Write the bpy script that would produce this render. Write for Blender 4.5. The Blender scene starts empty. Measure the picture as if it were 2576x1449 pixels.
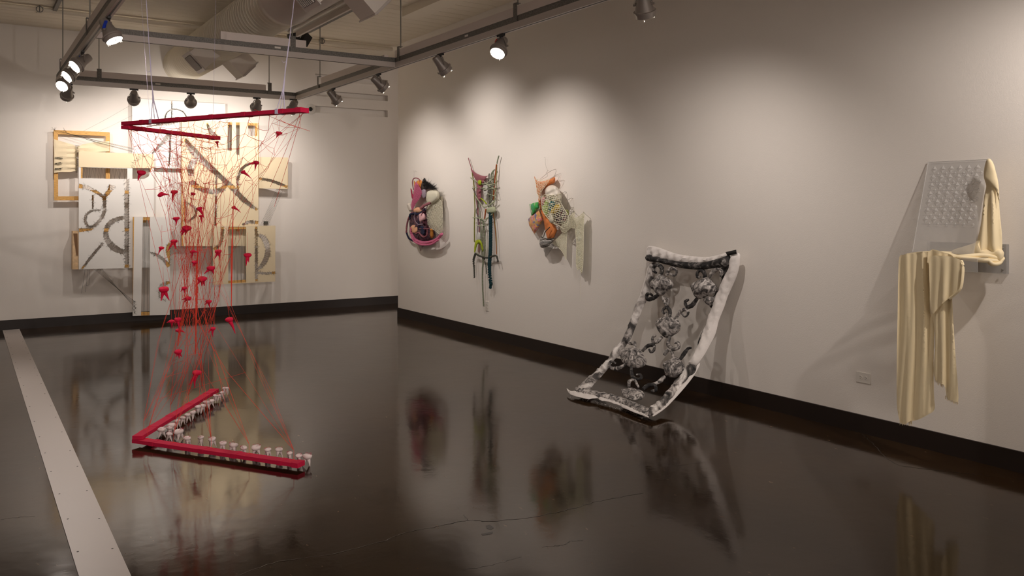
import bpy, math, random
from mathutils import Vector, Matrix
from mathutils.geometry import delaunay_2d_cdt

scene = bpy.context.scene
COL = scene.collection
PI = math.pi
V = Vector
rnd = random.Random(7)

# ------------------------------------------------------------------ camera
FPX, HOR, CAMH, YAW = 2113.0, 522.0, 1.6, math.radians(33.1)
D = V((math.sin(YAW), math.cos(YAW), 0)); R = V((math.cos(YAW), -math.sin(YAW), 0)); U = V((0, 0, 1))
cam_data = bpy.data.cameras.new('camera')
cam_data.sensor_width = 36.0
cam_data.lens = 36.0 * FPX / 2576.0
cam_data.shift_y = -(724.5 - HOR) / 2576.0
cam = bpy.data.objects.new('camera', cam_data); COL.objects.link(cam)
cam.location = (0, 0, CAMH); cam.rotation_euler = (PI / 2, 0, -YAW)
scene.camera = cam

# ------------------------------------------------------------------ world, exposure
world = bpy.data.worlds.new('world'); scene.world = world
world.use_nodes = True
world.node_tree.nodes['Background'].inputs[0].default_value = (1.0, 0.87, 0.79, 1)
world.node_tree.nodes['Background'].inputs[1].default_value = 1.4
scene.view_settings.view_transform = 'Standard'
scene.view_settings.look = 'None'
scene.view_settings.gamma = 1.0
scene.view_settings.exposure = 0.0
scene.view_settings.use_curve_mapping = False
WARM = (1.0, 0.90, 0.83)          # colour of the gallery spotlights
POWER = 0.7                       # overall level of the spotlights

# ------------------------------------------------------------------ measured planes
XR, YB, ZC = 5.33, 12.79, 4.0      # right wall, back wall, ceiling
RAILZ = 3.10                       # underside of the lighting rails
def ray(px, py): return D + R * ((px - 1288.0) / FPX) + U * ((HOR - py) / FPX)
CP = V((0, 0, CAMH))
def at(px, py, t): return CP + ray(px, py) * t
def onX(px, py, x): r = ray(px, py); return CP + r * (x / r.x)
def onY(px, py, y): r = ray(px, py); return CP + r * (y / r.y)
def onZ(px, py, z): r = ray(px, py); return CP + r * ((z - CAMH) / r.z)
def wr(px, py, d=0.0): return onX(px, py, XR - d)
def wb(px, py, d=0.0): return onY(px, py, YB - d)

# ------------------------------------------------------------------ materials
def new_mat(name):
    m = bpy.data.materials.new(name); m.use_nodes = True
    nt = m.node_tree; b = nt.nodes['Principled BSDF']
    return m, nt, b
def lin(c): return tuple(((x / 255.0) / 12.92 if x / 255.0 <= 0.04045 else ((x / 255.0 + 0.055) / 1.055) ** 2.4) for x in c)
def coords(nt, scale=(1, 1, 1)):
    tc = nt.nodes.new('ShaderNodeTexCoord'); mp = nt.nodes.new('ShaderNodeMapping')
    mp.inputs['Scale'].default_value = scale
    nt.links.new(tc.outputs['Object'], mp.inputs['Vector']); return mp.outputs['Vector']
def mat(name, rgb, rough=0.7, metal=0.0, var=0.0, vscale=8.0, bump=0.0, bscale=60.0, stretch=(1, 1, 1), emit=None, spec=None, sheen=0.0):
    m, nt, b = new_mat(name)
    c = lin(rgb)
    b.inputs['Base Color'].default_value = (*c, 1)
    b.inputs['Roughness'].default_value = rough
    b.inputs['Metallic'].default_value = metal
    if spec is not None: b.inputs['Specular IOR Level'].default_value = spec
    if sheen: b.inputs['Sheen Weight'].default_value = sheen
    if var > 0:
        v = coords(nt, stretch); n = nt.nodes.new('ShaderNodeTexNoise')
        n.inputs['Scale'].default_value = vscale; n.inputs['Detail'].default_value = 5
        nt.links.new(v, n.inputs['Vector'])
        r = nt.nodes.new('ShaderNodeValToRGB')
        r.color_ramp.elements[0].position = 0.3; r.color_ramp.elements[1].position = 0.7
        r.color_ramp.elements[0].color = (*[x * (1 - var) for x in c], 1)
        r.color_ramp.elements[1].color = (*[min(1, x * (1 + var)) for x in c], 1)
        nt.links.new(n.outputs['Fac'], r.inputs['Fac']); nt.links.new(r.outputs['Color'], b.inputs['Base Color'])
    if bump > 0:
        v = coords(nt, stretch); n = nt.nodes.new('ShaderNodeTexNoise')
        n.inputs['Scale'].default_value = bscale; n.inputs['Detail'].default_value = 3
        nt.links.new(v, n.inputs['Vector'])
        bp = nt.nodes.new('ShaderNodeBump'); bp.inputs['Strength'].default_value = bump; bp.inputs['Distance'].default_value = 0.004
        nt.links.new(n.outputs['Fac'], bp.inputs['Height']); nt.links.new(bp.outputs['Normal'], b.inputs['Normal'])
    if emit:
        b.inputs['Emission Color'].default_value = (*emit[0], 1); b.inputs['Emission Strength'].default_value = emit[1]
    return m
def ramp_mat(name, stops, scale=20.0, rough=0.8, detail=4, distort=0.0, kind='noise', bump=0.3, stretch=(1, 1, 1), bands=60.0):
    m, nt, b = new_mat(name); v = coords(nt, stretch)
    if kind == 'noise':
        n = nt.nodes.new('ShaderNodeTexNoise'); n.inputs['Detail'].default_value = detail; n.inputs['Distortion'].default_value = distort; n.inputs['Scale'].default_value = scale; out = n.outputs['Fac']
    elif kind == 'wave':
        n = nt.nodes.new('ShaderNodeTexWave'); n.bands_direction = 'Z'; n.inputs['Scale'].default_value = scale; n.inputs['Distortion'].default_value = distort; out = n.outputs['Fac']
    else:
        n = nt.nodes.new('ShaderNodeTexVoronoi'); n.inputs['Scale'].default_value = scale; out = n.outputs['Distance']
    nt.links.new(v, n.inputs['Vector'])
    r = nt.nodes.new('ShaderNodeValToRGB'); cr = r.color_ramp
    while len(cr.elements) < len(stops): cr.elements.new(0.5)
    for e, (p, c) in zip(cr.elements, stops): e.position = p; e.color = (*lin(c), 1)
    nt.links.new(out, r.inputs['Fac']); nt.links.new(r.outputs['Color'], b.inputs['Base Color'])
    b.inputs['Roughness'].default_value = rough
    if bump:
        w = nt.nodes.new('ShaderNodeTexNoise'); w.inputs['Scale'].default_value = bands
        nt.links.new(v, w.inputs['Vector'])
        bp = nt.nodes.new('ShaderNodeBump'); bp.inputs['Strength'].default_value = bump; bp.inputs['Distance'].default_value = 0.004
        nt.links.new(w.outputs['Fac'], bp.inputs['Height']); nt.links.new(bp.outputs['Normal'], b.inputs['Normal'])
    return m
def knit(name, rgb, scale=60.0, var=0.35, strength=0.8, dirn='Z'):
    """crocheted yarn: rows of stitches from two crossed waves, colour and relief"""
    m, nt, b = new_mat(name); c = lin(rgb); v = coords(nt)
    w1 = nt.nodes.new('ShaderNodeTexWave'); w1.bands_direction = dirn; w1.inputs['Scale'].default_value = scale; w1.inputs['Distortion'].default_value = 2.5; w1.inputs['Detail'].default_value = 1
    w2 = nt.nodes.new('ShaderNodeTexWave'); w2.bands_direction = 'DIAGONAL'; w2.inputs['Scale'].default_value = scale * 0.8; w2.inputs['Distortion'].default_value = 3
    for w in (w1, w2): nt.links.new(v, w.inputs['Vector'])
    mx = nt.nodes.new('ShaderNodeMath'); mx.operation = 'MULTIPLY'
    nt.links.new(w1.outputs['Fac'], mx.inputs[0]); nt.links.new(w2.outputs['Fac'], mx.inputs[1])
    r = nt.nodes.new('ShaderNodeValToRGB'); r.color_ramp.elements[0].position = 0.0; r.color_ramp.elements[1].position = 0.6
    r.color_ramp.elements[0].color = (*[x * (1 - var * 0.7) for x in c], 1); r.color_ramp.elements[1].color = (*[min(1, x * (1 + var * 0.9)) for x in c], 1)
    nt.links.new(mx.outputs[0], r.inputs['Fac']); nt.links.new(r.outputs['Color'], b.inputs['Base Color'])
    b.inputs['Roughness'].default_value = 0.95
    bp = nt.nodes.new('ShaderNodeBump'); bp.inputs['Strength'].default_value = strength; bp.inputs['Distance'].default_value = 0.006
    nt.links.new(mx.outputs[0], bp.inputs['Height']); nt.links.new(bp.outputs['Normal'], b.inputs['Normal'])
    return m

M = {}
M['wall'] = mat('painted_wall', (234, 228, 221), 0.85, bump=0.25, bscale=180)
M['ceiling'] = mat('painted_ceiling', (240, 231, 214), 0.85, bump=0.1, bscale=60)
M['baseboard'] = mat('dark_rubber_base', (30, 19, 13), 0.5)
M['rear'] = mat('rear_wall', (150, 138, 126), 0.9)
M['galv'] = mat('galvanized_steel', (118, 115, 110), 0.55, 0.3, var=0.35, vscale=90)
M['rail'] = mat('rail_aluminium', (196, 187, 180), 0.5, 0.1)
M['raceway'] = mat('raceway_grey', (220, 209, 202), 0.5, 0.1)
M['black'] = mat('black_plastic', (22, 20, 20), 0.5)
M['rod'] = mat('threaded_rod', (140, 138, 130), 0.5, 0.4)
M['lampgrey'] = mat('lamp_housing', (146, 138, 132), 0.42, 0.3, bump=0.05)
M['lamprim'] = mat('lamp_rim', (160, 152, 146), 0.4, 0.3)
M['clip'] = mat('lamp_clip', (235, 230, 220), 0.3, 0.8)
M['lens'] = mat('lit_lens', (255, 250, 235), 0.4, emit=((1.0, 0.93, 0.82), 14.0))
M['duct'] = mat('duct_paint', (232, 224, 206), 0.7)
M['ductsmooth'] = mat('duct_paint_smooth', (222, 213, 203), 0.7)
M['grille'] = mat('grille_dark', (70, 62, 56), 0.7)
M['pipe'] = mat('pipe_paint', (236, 226, 208), 0.7)
M['white'] = mat('white_enamel', (225, 220, 212), 0.5)

# ------------------------------------------------------------------ mesh building
WL = {}
class MB:
    def __init__(s): s.v = []; s.f = []; s.mi = []; s.cur = 0
    def add(s, vs, fs):
        o = len(s.v); s.v += [tuple(p) for p in vs]
        for f in fs: s.f.append([i + o for i in f]); s.mi.append(s.cur)
    def hexa(s, p):          # eight corners: bottom ring then top ring
        s.add(p, [(3, 2, 1, 0), (4, 5, 6, 7), (0, 1, 5, 4), (1, 2, 6, 5), (2, 3, 7, 6), (3, 0, 4, 7)])
    def box(s, lo, hi, m=None):
        x0, y0, z0 = lo; x1, y1, z1 = hi
        p = [V(c) for c in ((x0, y0, z0), (x1, y0, z0), (x1, y1, z0), (x0, y1, z0), (x0, y0, z1), (x1, y0, z1), (x1, y1, z1), (x0, y1, z1))]
        if m is not None: p = [m @ q for q in p]
        s.hexa(p)
    def bar(s, a, b, w, h, up=V((0, 0, 1))):
        a = V(a); b = V(b); d = (b - a).normalized(); x = d.cross(up)
        if x.length < 1e-5: x = V((1, 0, 0))
        x.normalize(); z = x.cross(d).normalized()
        c = [(-w / 2, -h / 2), (w / 2, -h / 2), (w / 2, h / 2), (-w / 2, h / 2)]
        s.hexa([a + x * i + z * j for i, j in c] + [b + x * i + z * j for i, j in c])
    def tube(s, pts, r, n=6, closed=False, cap=True, flat=1.0, up=None):
        pts = [V(p) for p in pts]; k = len(pts)
        if k < 2: return
        rs = r if isinstance(r, (list, tuple)) else [r] * k
        ref = V(up) if up else V((0.13, 0.21, 0.97)); rings = []
        for i, p in enumerate(pts):
            if closed: t = pts[(i + 1) % k] - pts[i - 1]
            else: t = pts[min(i + 1, k - 1)] - pts[max(i - 1, 0)]
            if t.length < 1e-9: t = V((0, 0, 1))
            t.normalize(); x = t.cross(ref)
            if x.length < 1e-3: x = t.cross(V((1, 0, 0)))
            x.normalize(); y = x.cross(t)
            rings.append([p + x * (rs[i] * math.cos(2 * PI * j / n)) + y * (rs[i] * flat * math.sin(2 * PI * j / n)) for j in range(n)])
        vs = [q for g in rings for q in g]; fs = []
        for i in range(k if closed else k - 1):
            a = i * n; b = ((i + 1) % k) * n
            for j in range(n): fs.append((a + j, a + (j + 1) % n, b + (j + 1) % n, b + j))
        if cap and not closed and n > 2: fs.append(tuple(range(n))[::-1]); fs.append(tuple((k - 1) * n + j for j in range(n)))
        s.add(vs, fs)
    def lathe(s, prof, m, n=24, cap=True):      # prof: (radius, axial) along +Z of m
        vs = []
        for r, z in prof:
            for j in range(n): vs.append(m @ V((r * math.cos(2 * PI * j / n), r * math.sin(2 * PI * j / n), z)))
        fs = []
        for i in range(len(prof) - 1):
            for j in range(n): fs.append((i * n + j, i * n + (j + 1) % n, (i + 1) * n + (j + 1) % n, (i + 1) * n + j))
        if cap: fs.append(tuple(range(n))[::-1]); fs.append(tuple((len(prof) - 1) * n + j for j in range(n)))
        s.add(vs, fs)
    def ball(s, c, r, m=None, nu=12, nv=8, sc=(1, 1, 1), fn=None):
        vs = []; c = V(c)
        for i in range(nv + 1):
            a = PI * i / nv
            for j in range(nu):
                b = 2 * PI * j / nu
                q = V((math.sin(a) * math.cos(b) * sc[0], math.sin(a) * math.sin(b) * sc[1], math.cos(a) * sc[2]))
                if fn: q = fn(q)
                q = q * r
                if m is not None: q = m @ q
                vs.append(c + q)
        fs = [(i * nu + j, i * nu + (j + 1) % nu, (i + 1) * nu + (j + 1) % nu, (i + 1) * nu + j) for i in range(nv) for j in range(nu)]
        s.add(vs, fs)
    def build(s, name, m, parent=None, smooth=40, local=False):
        me = bpy.data.meshes.new(name)
        if parent is not None: org = WL[parent]
        elif s.v:
            n = len(s.v); org = V((sum(p[0] for p in s.v) / n, sum(p[1] for p in s.v) / n, min(p[2] for p in s.v)))
        else: org = V((0, 0, 0))
        if local: org = V((0, 0, 0))
        me.from_pydata([(p[0] - org[0], p[1] - org[1], p[2] - org[2]) for p in s.v], [], s.f)
        for mm in (m if isinstance(m, (list, tuple)) else [m]): me.materials.append(mm)
        if len(me.materials) > 1: me.polygons.foreach_set('material_index', s.mi)
        if smooth:
            me.shade_smooth(); me.set_sharp_from_angle(angle=math.radians(smooth))
        me.update()
        o = bpy.data.objects.new(name, me); COL.objects.link(o)
        if parent is not None: o.parent = parent; WL[o] = org.copy()
        else: o.location = org; WL[o] = org.copy()
        return o
def tag(o, label=None, cat=None, group=None, kind=None):
    if label: o['label'] = label
    if cat: o['category'] = cat
    if group: o['group'] = group
    if kind: o['kind'] = kind
    return o
def empty(name, loc, label=None, cat=None, group=None):
    o = bpy.data.objects.new(name, None); COL.objects.link(o); o.location = loc; o.empty_display_size = 0.1
    WL[o] = V(loc); tag(o, label, cat, group); return o
def struct(name, mb, m, parent=None, label=None):
    o = mb.build(name, m, parent, smooth=30)
    if parent is None: o['kind'] = 'structure'
    if label: o['label'] = label
    return o
def rot_to(d, up=V((0, 0, 1))):
    """matrix whose +Z points along d"""
    z = V(d).normalized(); x = up.cross(z)
    if x.length < 1e-4: x = V((1, 0, 0))
    x.normalize(); y = z.cross(x)
    return Matrix(((x.x, y.x, z.x, 0), (x.y, y.y, z.y, 0), (x.z, y.z, z.z, 0), (0, 0, 0, 1)))
def spline(pts, sub=5):
    """Catmull-Rom through 2D or 3D points"""
    P = [V(p) for p in pts]
    if len(P) < 3: return [P[0].lerp(P[-1], i / sub) for i in range(sub + 1)]
    out = []
    for i in range(len(P) - 1):
        a = P[i - 1] if i > 0 else P[0] * 2 - P[1]; b = P[i]; c = P[i + 1]; d = P[i + 2] if i + 2 < len(P) else P[-1] * 2 - P[-2]
        for j in range(sub):
            t = j / sub
            out.append(0.5 * ((2 * b) + (c - a) * t + (2 * a - 5 * b + 4 * c - d) * t * t + (3 * b - a - 3 * c + d) * t ** 3))
    out.append(P[-1]); return out

# ------------------------------------------------------------------ room shell
XL, YN = -5.0, -4.5
def floor_material():
    m, nt, b = new_mat('polished_concrete')
    v = coords(nt, (1, 1, 1))
    n1 = nt.nodes.new('ShaderNodeTexNoise'); n1.inputs['Scale'].default_value = 1.1; n1.inputs['Detail'].default_value = 8; n1.inputs['Roughness'].default_value = 0.65
    nt.links.new(v, n1.inputs['Vector'])
    r = nt.nodes.new('ShaderNodeValToRGB'); e = r.color_ramp.elements
    e[0].position = 0.32; e[0].color = (0.012, 0.0052, 0.002, 1); e[1].position = 0.7; e[1].color = (0.042, 0.023, 0.010, 1)
    nt.links.new(n1.outputs['Fac'], r.inputs['Fac']); nt.links.new(r.outputs['Color'], b.inputs['Base Color'])
    n2 = nt.nodes.new('ShaderNodeTexNoise'); n2.inputs['Scale'].default_value = 2.3; n2.inputs['Detail'].default_value = 4
    nt.links.new(v, n2.inputs['Vector'])
    mr = nt.nodes.new('ShaderNodeMapRange'); mr.inputs['From Min'].default_value = 0.3; mr.inputs['From Max'].default_value = 0.7
    mr.inputs['To Min'].default_value = 0.06; mr.inputs['To Max'].default_value = 0.13
    nt.links.new(n2.outputs['Fac'], mr.inputs['Value']); nt.links.new(mr.outputs['Result'], b.inputs['Roughness'])
    v2 = coords(nt, (1, 1, 1)); n3 = nt.nodes.new('ShaderNodeTexNoise'); n3.inputs['Scale'].default_value = 5.0; n3.inputs['Detail'].default_value = 7; n3.inputs['Roughness'].default_value = 0.55
    nt.links.new(v2, n3.inputs['Vector'])
    bp = nt.nodes.new('ShaderNodeBump'); bp.inputs['Strength'].default_value = 0.16; bp.inputs['Distance'].default_value = 0.006
    nt.links.new(n3.outputs['Fac'], bp.inputs['Height']); nt.links.new(bp.outputs['Normal'], b.inputs['Normal'])
    n4 = nt.nodes.new('ShaderNodeTexNoise'); n4.inputs['Scale'].default_value = 38; n4.inputs['Detail'].default_value = 3
    v4 = coords(nt, (1, 0.35, 1)); nt.links.new(v4, n4.inputs['Vector'])
    r4 = nt.nodes.new('ShaderNodeValToRGB'); r4.color_ramp.elements[0].position = 0.71; r4.color_ramp.elements[0].color = (0, 0, 0, 1); r4.color_ramp.elements[1].position = 0.76
    nt.links.new(n4.outputs['Fac'], r4.inputs['Fac'])
    mx = nt.nodes.new('ShaderNodeMix'); mx.data_type = 'RGBA'; nt.links.new(r4.outputs['Color'], mx.inputs['Factor']); nt.links.new(r.outputs['Color'], mx.inputs['A']); mx.inputs['B'].default_value = (0.16, 0.10, 0.06, 1)
    nt.links.new(mx.outputs['Result'], b.inputs['Base Color'])
    b.inputs['IOR'].default_value = 1.45; b.inputs['Specular IOR Level'].default_value = 0.3; b.inputs['Specular Tint'].default_value = (1.0, 0.82, 0.66, 1)
    return m
M['floor'] = floor_material()
M['crack'] = mat('floor_crack', (44, 36, 30), 0.4)
fl = MB(); fl.box((XL, YN, -0.1), (8.0, 14.5, 0.0))
fl.cur = 1
def crack(pts, w):
    P = spline([onZ(x, y, 0.0) for x, y in pts], 8)
    q = [p + V((rnd.uniform(-1, 1), rnd.uniform(-1, 1), 0)) * 0.006 for p in P]
    fl.tube(q, [w * rnd.uniform(0.4, 1.3) for _ in q], 4, flat=0.15)
crack([(590, 1449), (700, 1413), (830, 1394), (960, 1362), (1010, 1343), (1090, 1326), (1180, 1309), (1240, 1311), (1340, 1300), (1440, 1279), (1500, 1262), (1620, 1240)], 0.004)
crack([(1180, 1309), (1165, 1296)], 0.003)
crack([(1365, 1376), (1410, 1372), (1435, 1362), (1467, 1360)], 0.003)
crack([(2170, 1092), (2190, 1110), (2240, 1160), (2310, 1178), (2576, 1205)], 0.003)
crack([(2180, 1134), (2230, 1144)], 0.002); crack([(1160, 1433), (1240, 1421), (1310, 1400)], 0.002)
crack([(1700, 1172), (1790, 1160)], 0.002); crack([(0, 1308), (40, 1302), (90, 1298)], 0.003)
def blot(pts):
    P = [onZ(x, y, 0.0006) for x, y in pts]; fl.add(P, [tuple(range(len(P)))[::-1]])
blot([(1222, 1322), (1232, 1320), (1243, 1328), (1234, 1333), (1224, 1329)])
blot([(1210, 1343), (1240, 1337), (1238, 1343), (1214, 1347)])
floor = struct('floor', fl, [M['floor'], M['crack']], label='polished dark brown concrete floor with cracks')
M['strip'] = mat('metal_floor_strip', (184, 175, 170), 0.4, 0.1, bump=0.03, bscale=30)
M['screw'] = mat('screw_dark', (40, 34, 30), 0.5)
st = MB(); st.box((0.415, YN + 0.02, 0.0), (0.605, 12.765, 0.005)); st.cur = 1
for i in range(34):
    y = 12.5 - i * 0.48
    for x in (0.44, 0.58): st.lathe([(0.0055, 0.0), (0.004, 0.0012)], Matrix.Translation((x + rnd.uniform(-.004, .004), y + rnd.uniform(-.06, .06), 0.005)), 8)
struct('trim_1', st, [M['strip'], M['screw']], label='pale metal floor cover strip with screws')

w = MB(); w.box((XR + 0.015, YN, 0), (XR + 0.165, 11.27, ZC)); struct('wall_right', w, M['wall'])
w = MB(); w.box((XR, YN, 0.0), (XR + 0.0145, 11.265, 0.128)); struct('baseboard_right', w, M['baseboard'])
# back wall with three recessed slots near its right end
sx0 = wb(794, 270).x; sx1 = wb(976.5, 270).x
slots = []
for (l0, l1, r0, r1) in ((185.5, 201, 200.5, 215.5), (226, 241, 240.4, 253.8), (266, 283.6, 277.6, 294)):
    slots.append(((wb(794, l1).z + wb(976.5, r1).z) / 2, (wb(794, l0).z + wb(976.5, r0).z) / 2))
slots.sort()
w = MB(); YF = YB + 0.015
w.box((XL, YF, 0), (sx0, YF + 0.25, ZC)); w.box((sx1, YF, 0), (8.0, YF + 0.25, ZC)); w.box((sx0, YF + 0.1, 0), (sx1, YF + 0.25, ZC))
z = 0.0
for a, b_ in slots: w.box((sx0, YF, z), (sx1, YF + 0.1, a)); z = b_
w.box((sx0, YF, z), (sx1, YF + 0.1, ZC))
struct('wall_back', w, M['wall'])
w = MB(); w.box((XL, YB, 0), (8.0, YF - 0.0005, 0.128)); struct('baseboard_back', w, M['baseboard'])
w = MB(); w.box((XL - 0.15, YN, 0), (XL, 14.0, ZC)); struct('wall_left', w, M['wall'])
w = MB(); w.box((7.5, 9.5, 0), (7.65, YF - 0.002, ZC)); struct('wall_passage', w, M['wall'])
w = MB()
w.box((XL, YN, ZC + 0.02), (8.0, 14.0, ZC + 0.12))
y = YN
while y < 12.8:
    w.box((XL, y + 0.004, ZC), (8.0, min(y + 0.196, 12.8), ZC + 0.03)); y += 0.2
struct('ceiling', w, M['ceiling'], label='white painted plank ceiling')
# ceiling beams, running towards the back wall
w = MB(); w.box((4.42, -2, ZC - 0.10), (4.66, 9.2, ZC + 0.001)); struct('trim_2', w, M['ceiling'])
w = MB(); w.box((0.05, 4, ZC - 0.07), (0.17, 12.7, ZC + 0.001)); struct('trim_3', w, M['ceiling'])
w = MB(); w.box((4.7, 6.2, ZC - 0.09), (5.3, 6.42, ZC + 0.001)); struct('trim_4', w, M['ceiling'])
w = MB()
# rounded soffit at the upper left
prof = [(-4.9, ZC), (-4.9, ZC - 0.02)]
a = onY(58, 78, 12.3); xr_ = 0.0
pr = [(-1.6, ZC + .001), (-1.6, 3.66)] + [(-0.16 + 0.1 * math.sin(t), 3.76 - 0.1 * math.cos(t)) for t in [i * PI / 16 for i in range(9)]] + [(-0.06, ZC + .001)]
n = len(pr); vs = [V((x, 5.0, z)) for x, z in pr] + [V((x, 11.6, z)) for x, z in pr]
w.add(vs, [(i, (i + 1) % n, n + (i + 1) % n, n + i) for i in range(n)] + [tuple(range(n))[::-1], tuple(range(n, 2 * n))])
struct('trim_5', w, M['ceiling'])

# ------------------------------------------------------------------ ceiling services
t = empty('air_duct', (2.64, 12.0, 3.67), 'big white round air duct under ceiling with spiral ribs and four side outlets', 'air duct')
DX, DZ = 2.64, 3.66
my = Matrix.Translation((DX, 0, DZ)) @ Matrix.Rotation(-PI / 2, 4, 'X')
prof = []
y = 8.15
while y < 12.80:
    prof += [(0.258, y), (0.258, y + 0.075), (0.264, y + 0.083), (0.258, y + 0.091)]; y += 0.092
m_ = MB(); m_.lathe(prof, my, 56); m_.build('ribbed_section', M['duct'], t)
m_ = MB(); m_.lathe([(0.272, 1.0), (0.272, 8.0), (0.28, 8.02), (0.28, 8.06), (0.272, 8.08), (0.272, 8.14), (0.262, 8.15)], my, 56); m_.build('smooth_section', M['ductsmooth'], t)
for (y, sgn) in ((6.62, -1), (6.72, 1), (10.45, -1), (10.72, 1)):
    ax = V((sgn * 0.72, 0, -0.69)).normalized(); pr_ = V((ax.z, 0, -ax.x)); c = V((DX, y, DZ))
    A = c + ax * 0.2; B = c + ax * 0.48
    def sq(p, hw, hp): return [p + V((0, -hw, 0)) - pr_ * hp, p + V((0, hw, 0)) - pr_ * hp, p + V((0, hw, 0)) + pr_ * hp, p + V((0, -hw, 0)) + pr_ * hp]
    m_ = MB(); m_.hexa(sq(A, 0.155, 0.125) + sq(B, 0.155, 0.125)); o = m_.build('outlet_box', M['ductsmooth'], t)
    g = MB(); g.hexa(sq(B, 0.17, 0.14) + sq(B + ax * 0.012, 0.17, 0.14)); go = g.build('outlet_frame', M['rail'], o)
    g = MB()
    g.hexa(sq(B + ax * 0.0125, 0.13, 0.10) + sq(B + ax * 0.014, 0.13, 0.10)); g.build('grille_opening', M['grille'], o)
    g = MB()
    for k in range(8):
        yy = -0.115 + k * 0.033
        g.bar(B + ax * 0.02 + V((0, yy, 0)) - pr_ * 0.095, B + ax * 0.02 + V((0, yy, 0)) + pr_ * 0.095, 0.010, 0.014, up=ax)
    g.build('grille_blades', M['rail'], o)

t = empty('sprinkler_pipe', (0, 11.46, 3.955), 'white painted sprinkler pipe crossing under the ceiling near back wall', 'pipe')
m_ = MB(); m_.tube([(XL, 11.46, 3.955), (5.34, 11.46, 3.955)], 0.028, 14); m_.build('pipe_run', M['pipe'], t)
for px in (99, 808):
    p = onY(px, 60, 11.46)
    m_ = MB(); m_.tube([(p.x, 11.46, 3.91), (p.x, 11.46, 3.985)], 0.034, 12); m_.tube([(p.x - 0.05, 11.46, 3.955), (p.x + 0.05, 11.46, 3.955)], 0.034, 14)
    o = m_.build('pipe_fitting', M['pipe'], t)
    m_ = MB(); c = V((p.x, 11.42, 3.955))
    m_.tube([c + V((0.035 * math.cos(k * PI / 8), 0, 0.035 * math.sin(k * PI / 8))) for k in range(16)], 0.005, 6, closed=True)
    m_.tube([c + V((0, 0, -0.035)), c + V((0, 0, 0.043))], 0.006, 6); m_.build('pipe_hanger', M['galv'], t)
m_ = MB(); m_.tube([(5.32 - i * 0.12, 11.7 - 0.02 * math.sin(i), 3.955 + 0.015 * math.sin(i * 0.7)) for i in range(20)], 0.008, 6)
tag(m_.build('ceiling_cable', M['pipe']), 'thin white cable running beside the sprinkler pipe near right corner', 'cable')

# fluorescent channels beside the duct
t = empty('strip_light_fixture', (3.4, 9.0, 3.8), 'unlit white strip light channel under the ceiling beside the duct', 'light fixture')
m_ = MB(); m_.box((3.30, 4.6, 3.86), (3.62, 10.6, 3.90)); m_.build('channel', M['white'], t)
m_ = MB(); m_.box((3.31, 4.6, 3.80), (3.34, 10.6, 3.86)); m_.box((3.58, 4.6, 3.80), (3.61, 10.6, 3.86)); m_.build('side_flange', M['raceway'], t)
m_ = MB(); m_.tube([(3.46, 4.7, 3.835), (3.46, 10.5, 3.835)], 0.019, 12); m_.build('tube', M['white'], t)
for k in range(7):
    m_ = MB(); m_.box((3.36, 4.62 + k * 0.96, 3.901), (3.56, 4.70 + k * 0.96, ZC)); m_.build('ceiling_stem', M['raceway'], t)
t = empty('junction_box', (3.42, 7.3, 3.68), 'beige ceiling box with sloped lid and cable next to strip light', 'box')
m_ = MB(); m_.hexa([V(q) for q in ((3.28, 7.0, 3.68), (3.62, 7.0, 3.68), (3.62, 7.6, 3.68), (3.28, 7.6, 3.68), (3.34, 7.06, 3.78), (3.56, 7.06, 3.78), (3.56, 7.54, 3.78), (3.34, 7.54, 3.78))])
m_.build('box_body', mat('beige_box', (190, 178, 148), 0.6), t)
m_ = MB(); m_.tube([(3.45, 7.25 + 0.06 * math.cos(a), 3.68 + 0.04 * math.sin(a)) for a in [k * 0.5 for k in range(20)]], 0.004, 5); m_.build('cable_coil', M['black'], t)
t = empty('black_floodlight', (3.66, 10.72, 3.75), 'small black square floodlight beside far end of strip light', 'light')
m_ = MB(); mm = Matrix.Translation((3.76, 10.72, 3.82)) @ Matrix.Rotation(0.5, 4, 'Y') @ Matrix.Rotation(0.5, 4, 'Z'); m_.box((-0.06, -0.03, -0.09), (0.06, 0.03, 0.06), mm); m_.build('flood_housing', M['black'], t)
m_ = MB(); mm = Matrix.Translation((3.62, 10.74, 3.82)) @ Matrix.Rotation(-0.3, 4, 'Y'); m_.box((-0.09, -0.03, -0.05), (0.05, 0.03, 0.06), mm); m_.tube([(3.66, 10.72, 3.8), (3.66, 10.72, ZC)], 0.01); m_.build('flood_bracket', M['black'], t)
for nm, x in (('right rail', 3.89), ('left rail', 0.91)):
    m_ = MB(); m_.box((x - 0.02, 2.0, ZC - 0.045), (x + 0.02, 11.6, ZC + 0.0005)); tag(m_.build('ceiling_strut', M['galv']), 'long steel strut fixed to the ceiling above the ' + nm, 'strut')
m_ = MB(); m_.box((1.55, 7.9, ZC - 0.022), (2.25, 9.6, ZC + 0.0005)); tag(m_.build('ceiling_panel', M['white']), 'flat white access panel on the ceiling left of the duct', 'panel')
t = empty('security_camera', wb(781, 274.5), 'small white disc security camera with dark eye on back wall', 'camera')
mm = Matrix.Translation(wb(781, 274.5, -0.012)) @ Matrix.Rotation(PI / 2, 4, 'X')
m_ = MB(); m_.lathe([(0.082, 0.0), (0.082, 0.012), (0.07, 0.022)], mm, 32); m_.build('mount_disc', M['white'], t)
m_ = MB(); m_.ball(wb(781, 274.5, 0.03), 0.034, nu=20, nv=14); m_.build('camera_dome', mat('camera_glass', (18, 22, 20), 0.15), t)

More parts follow.
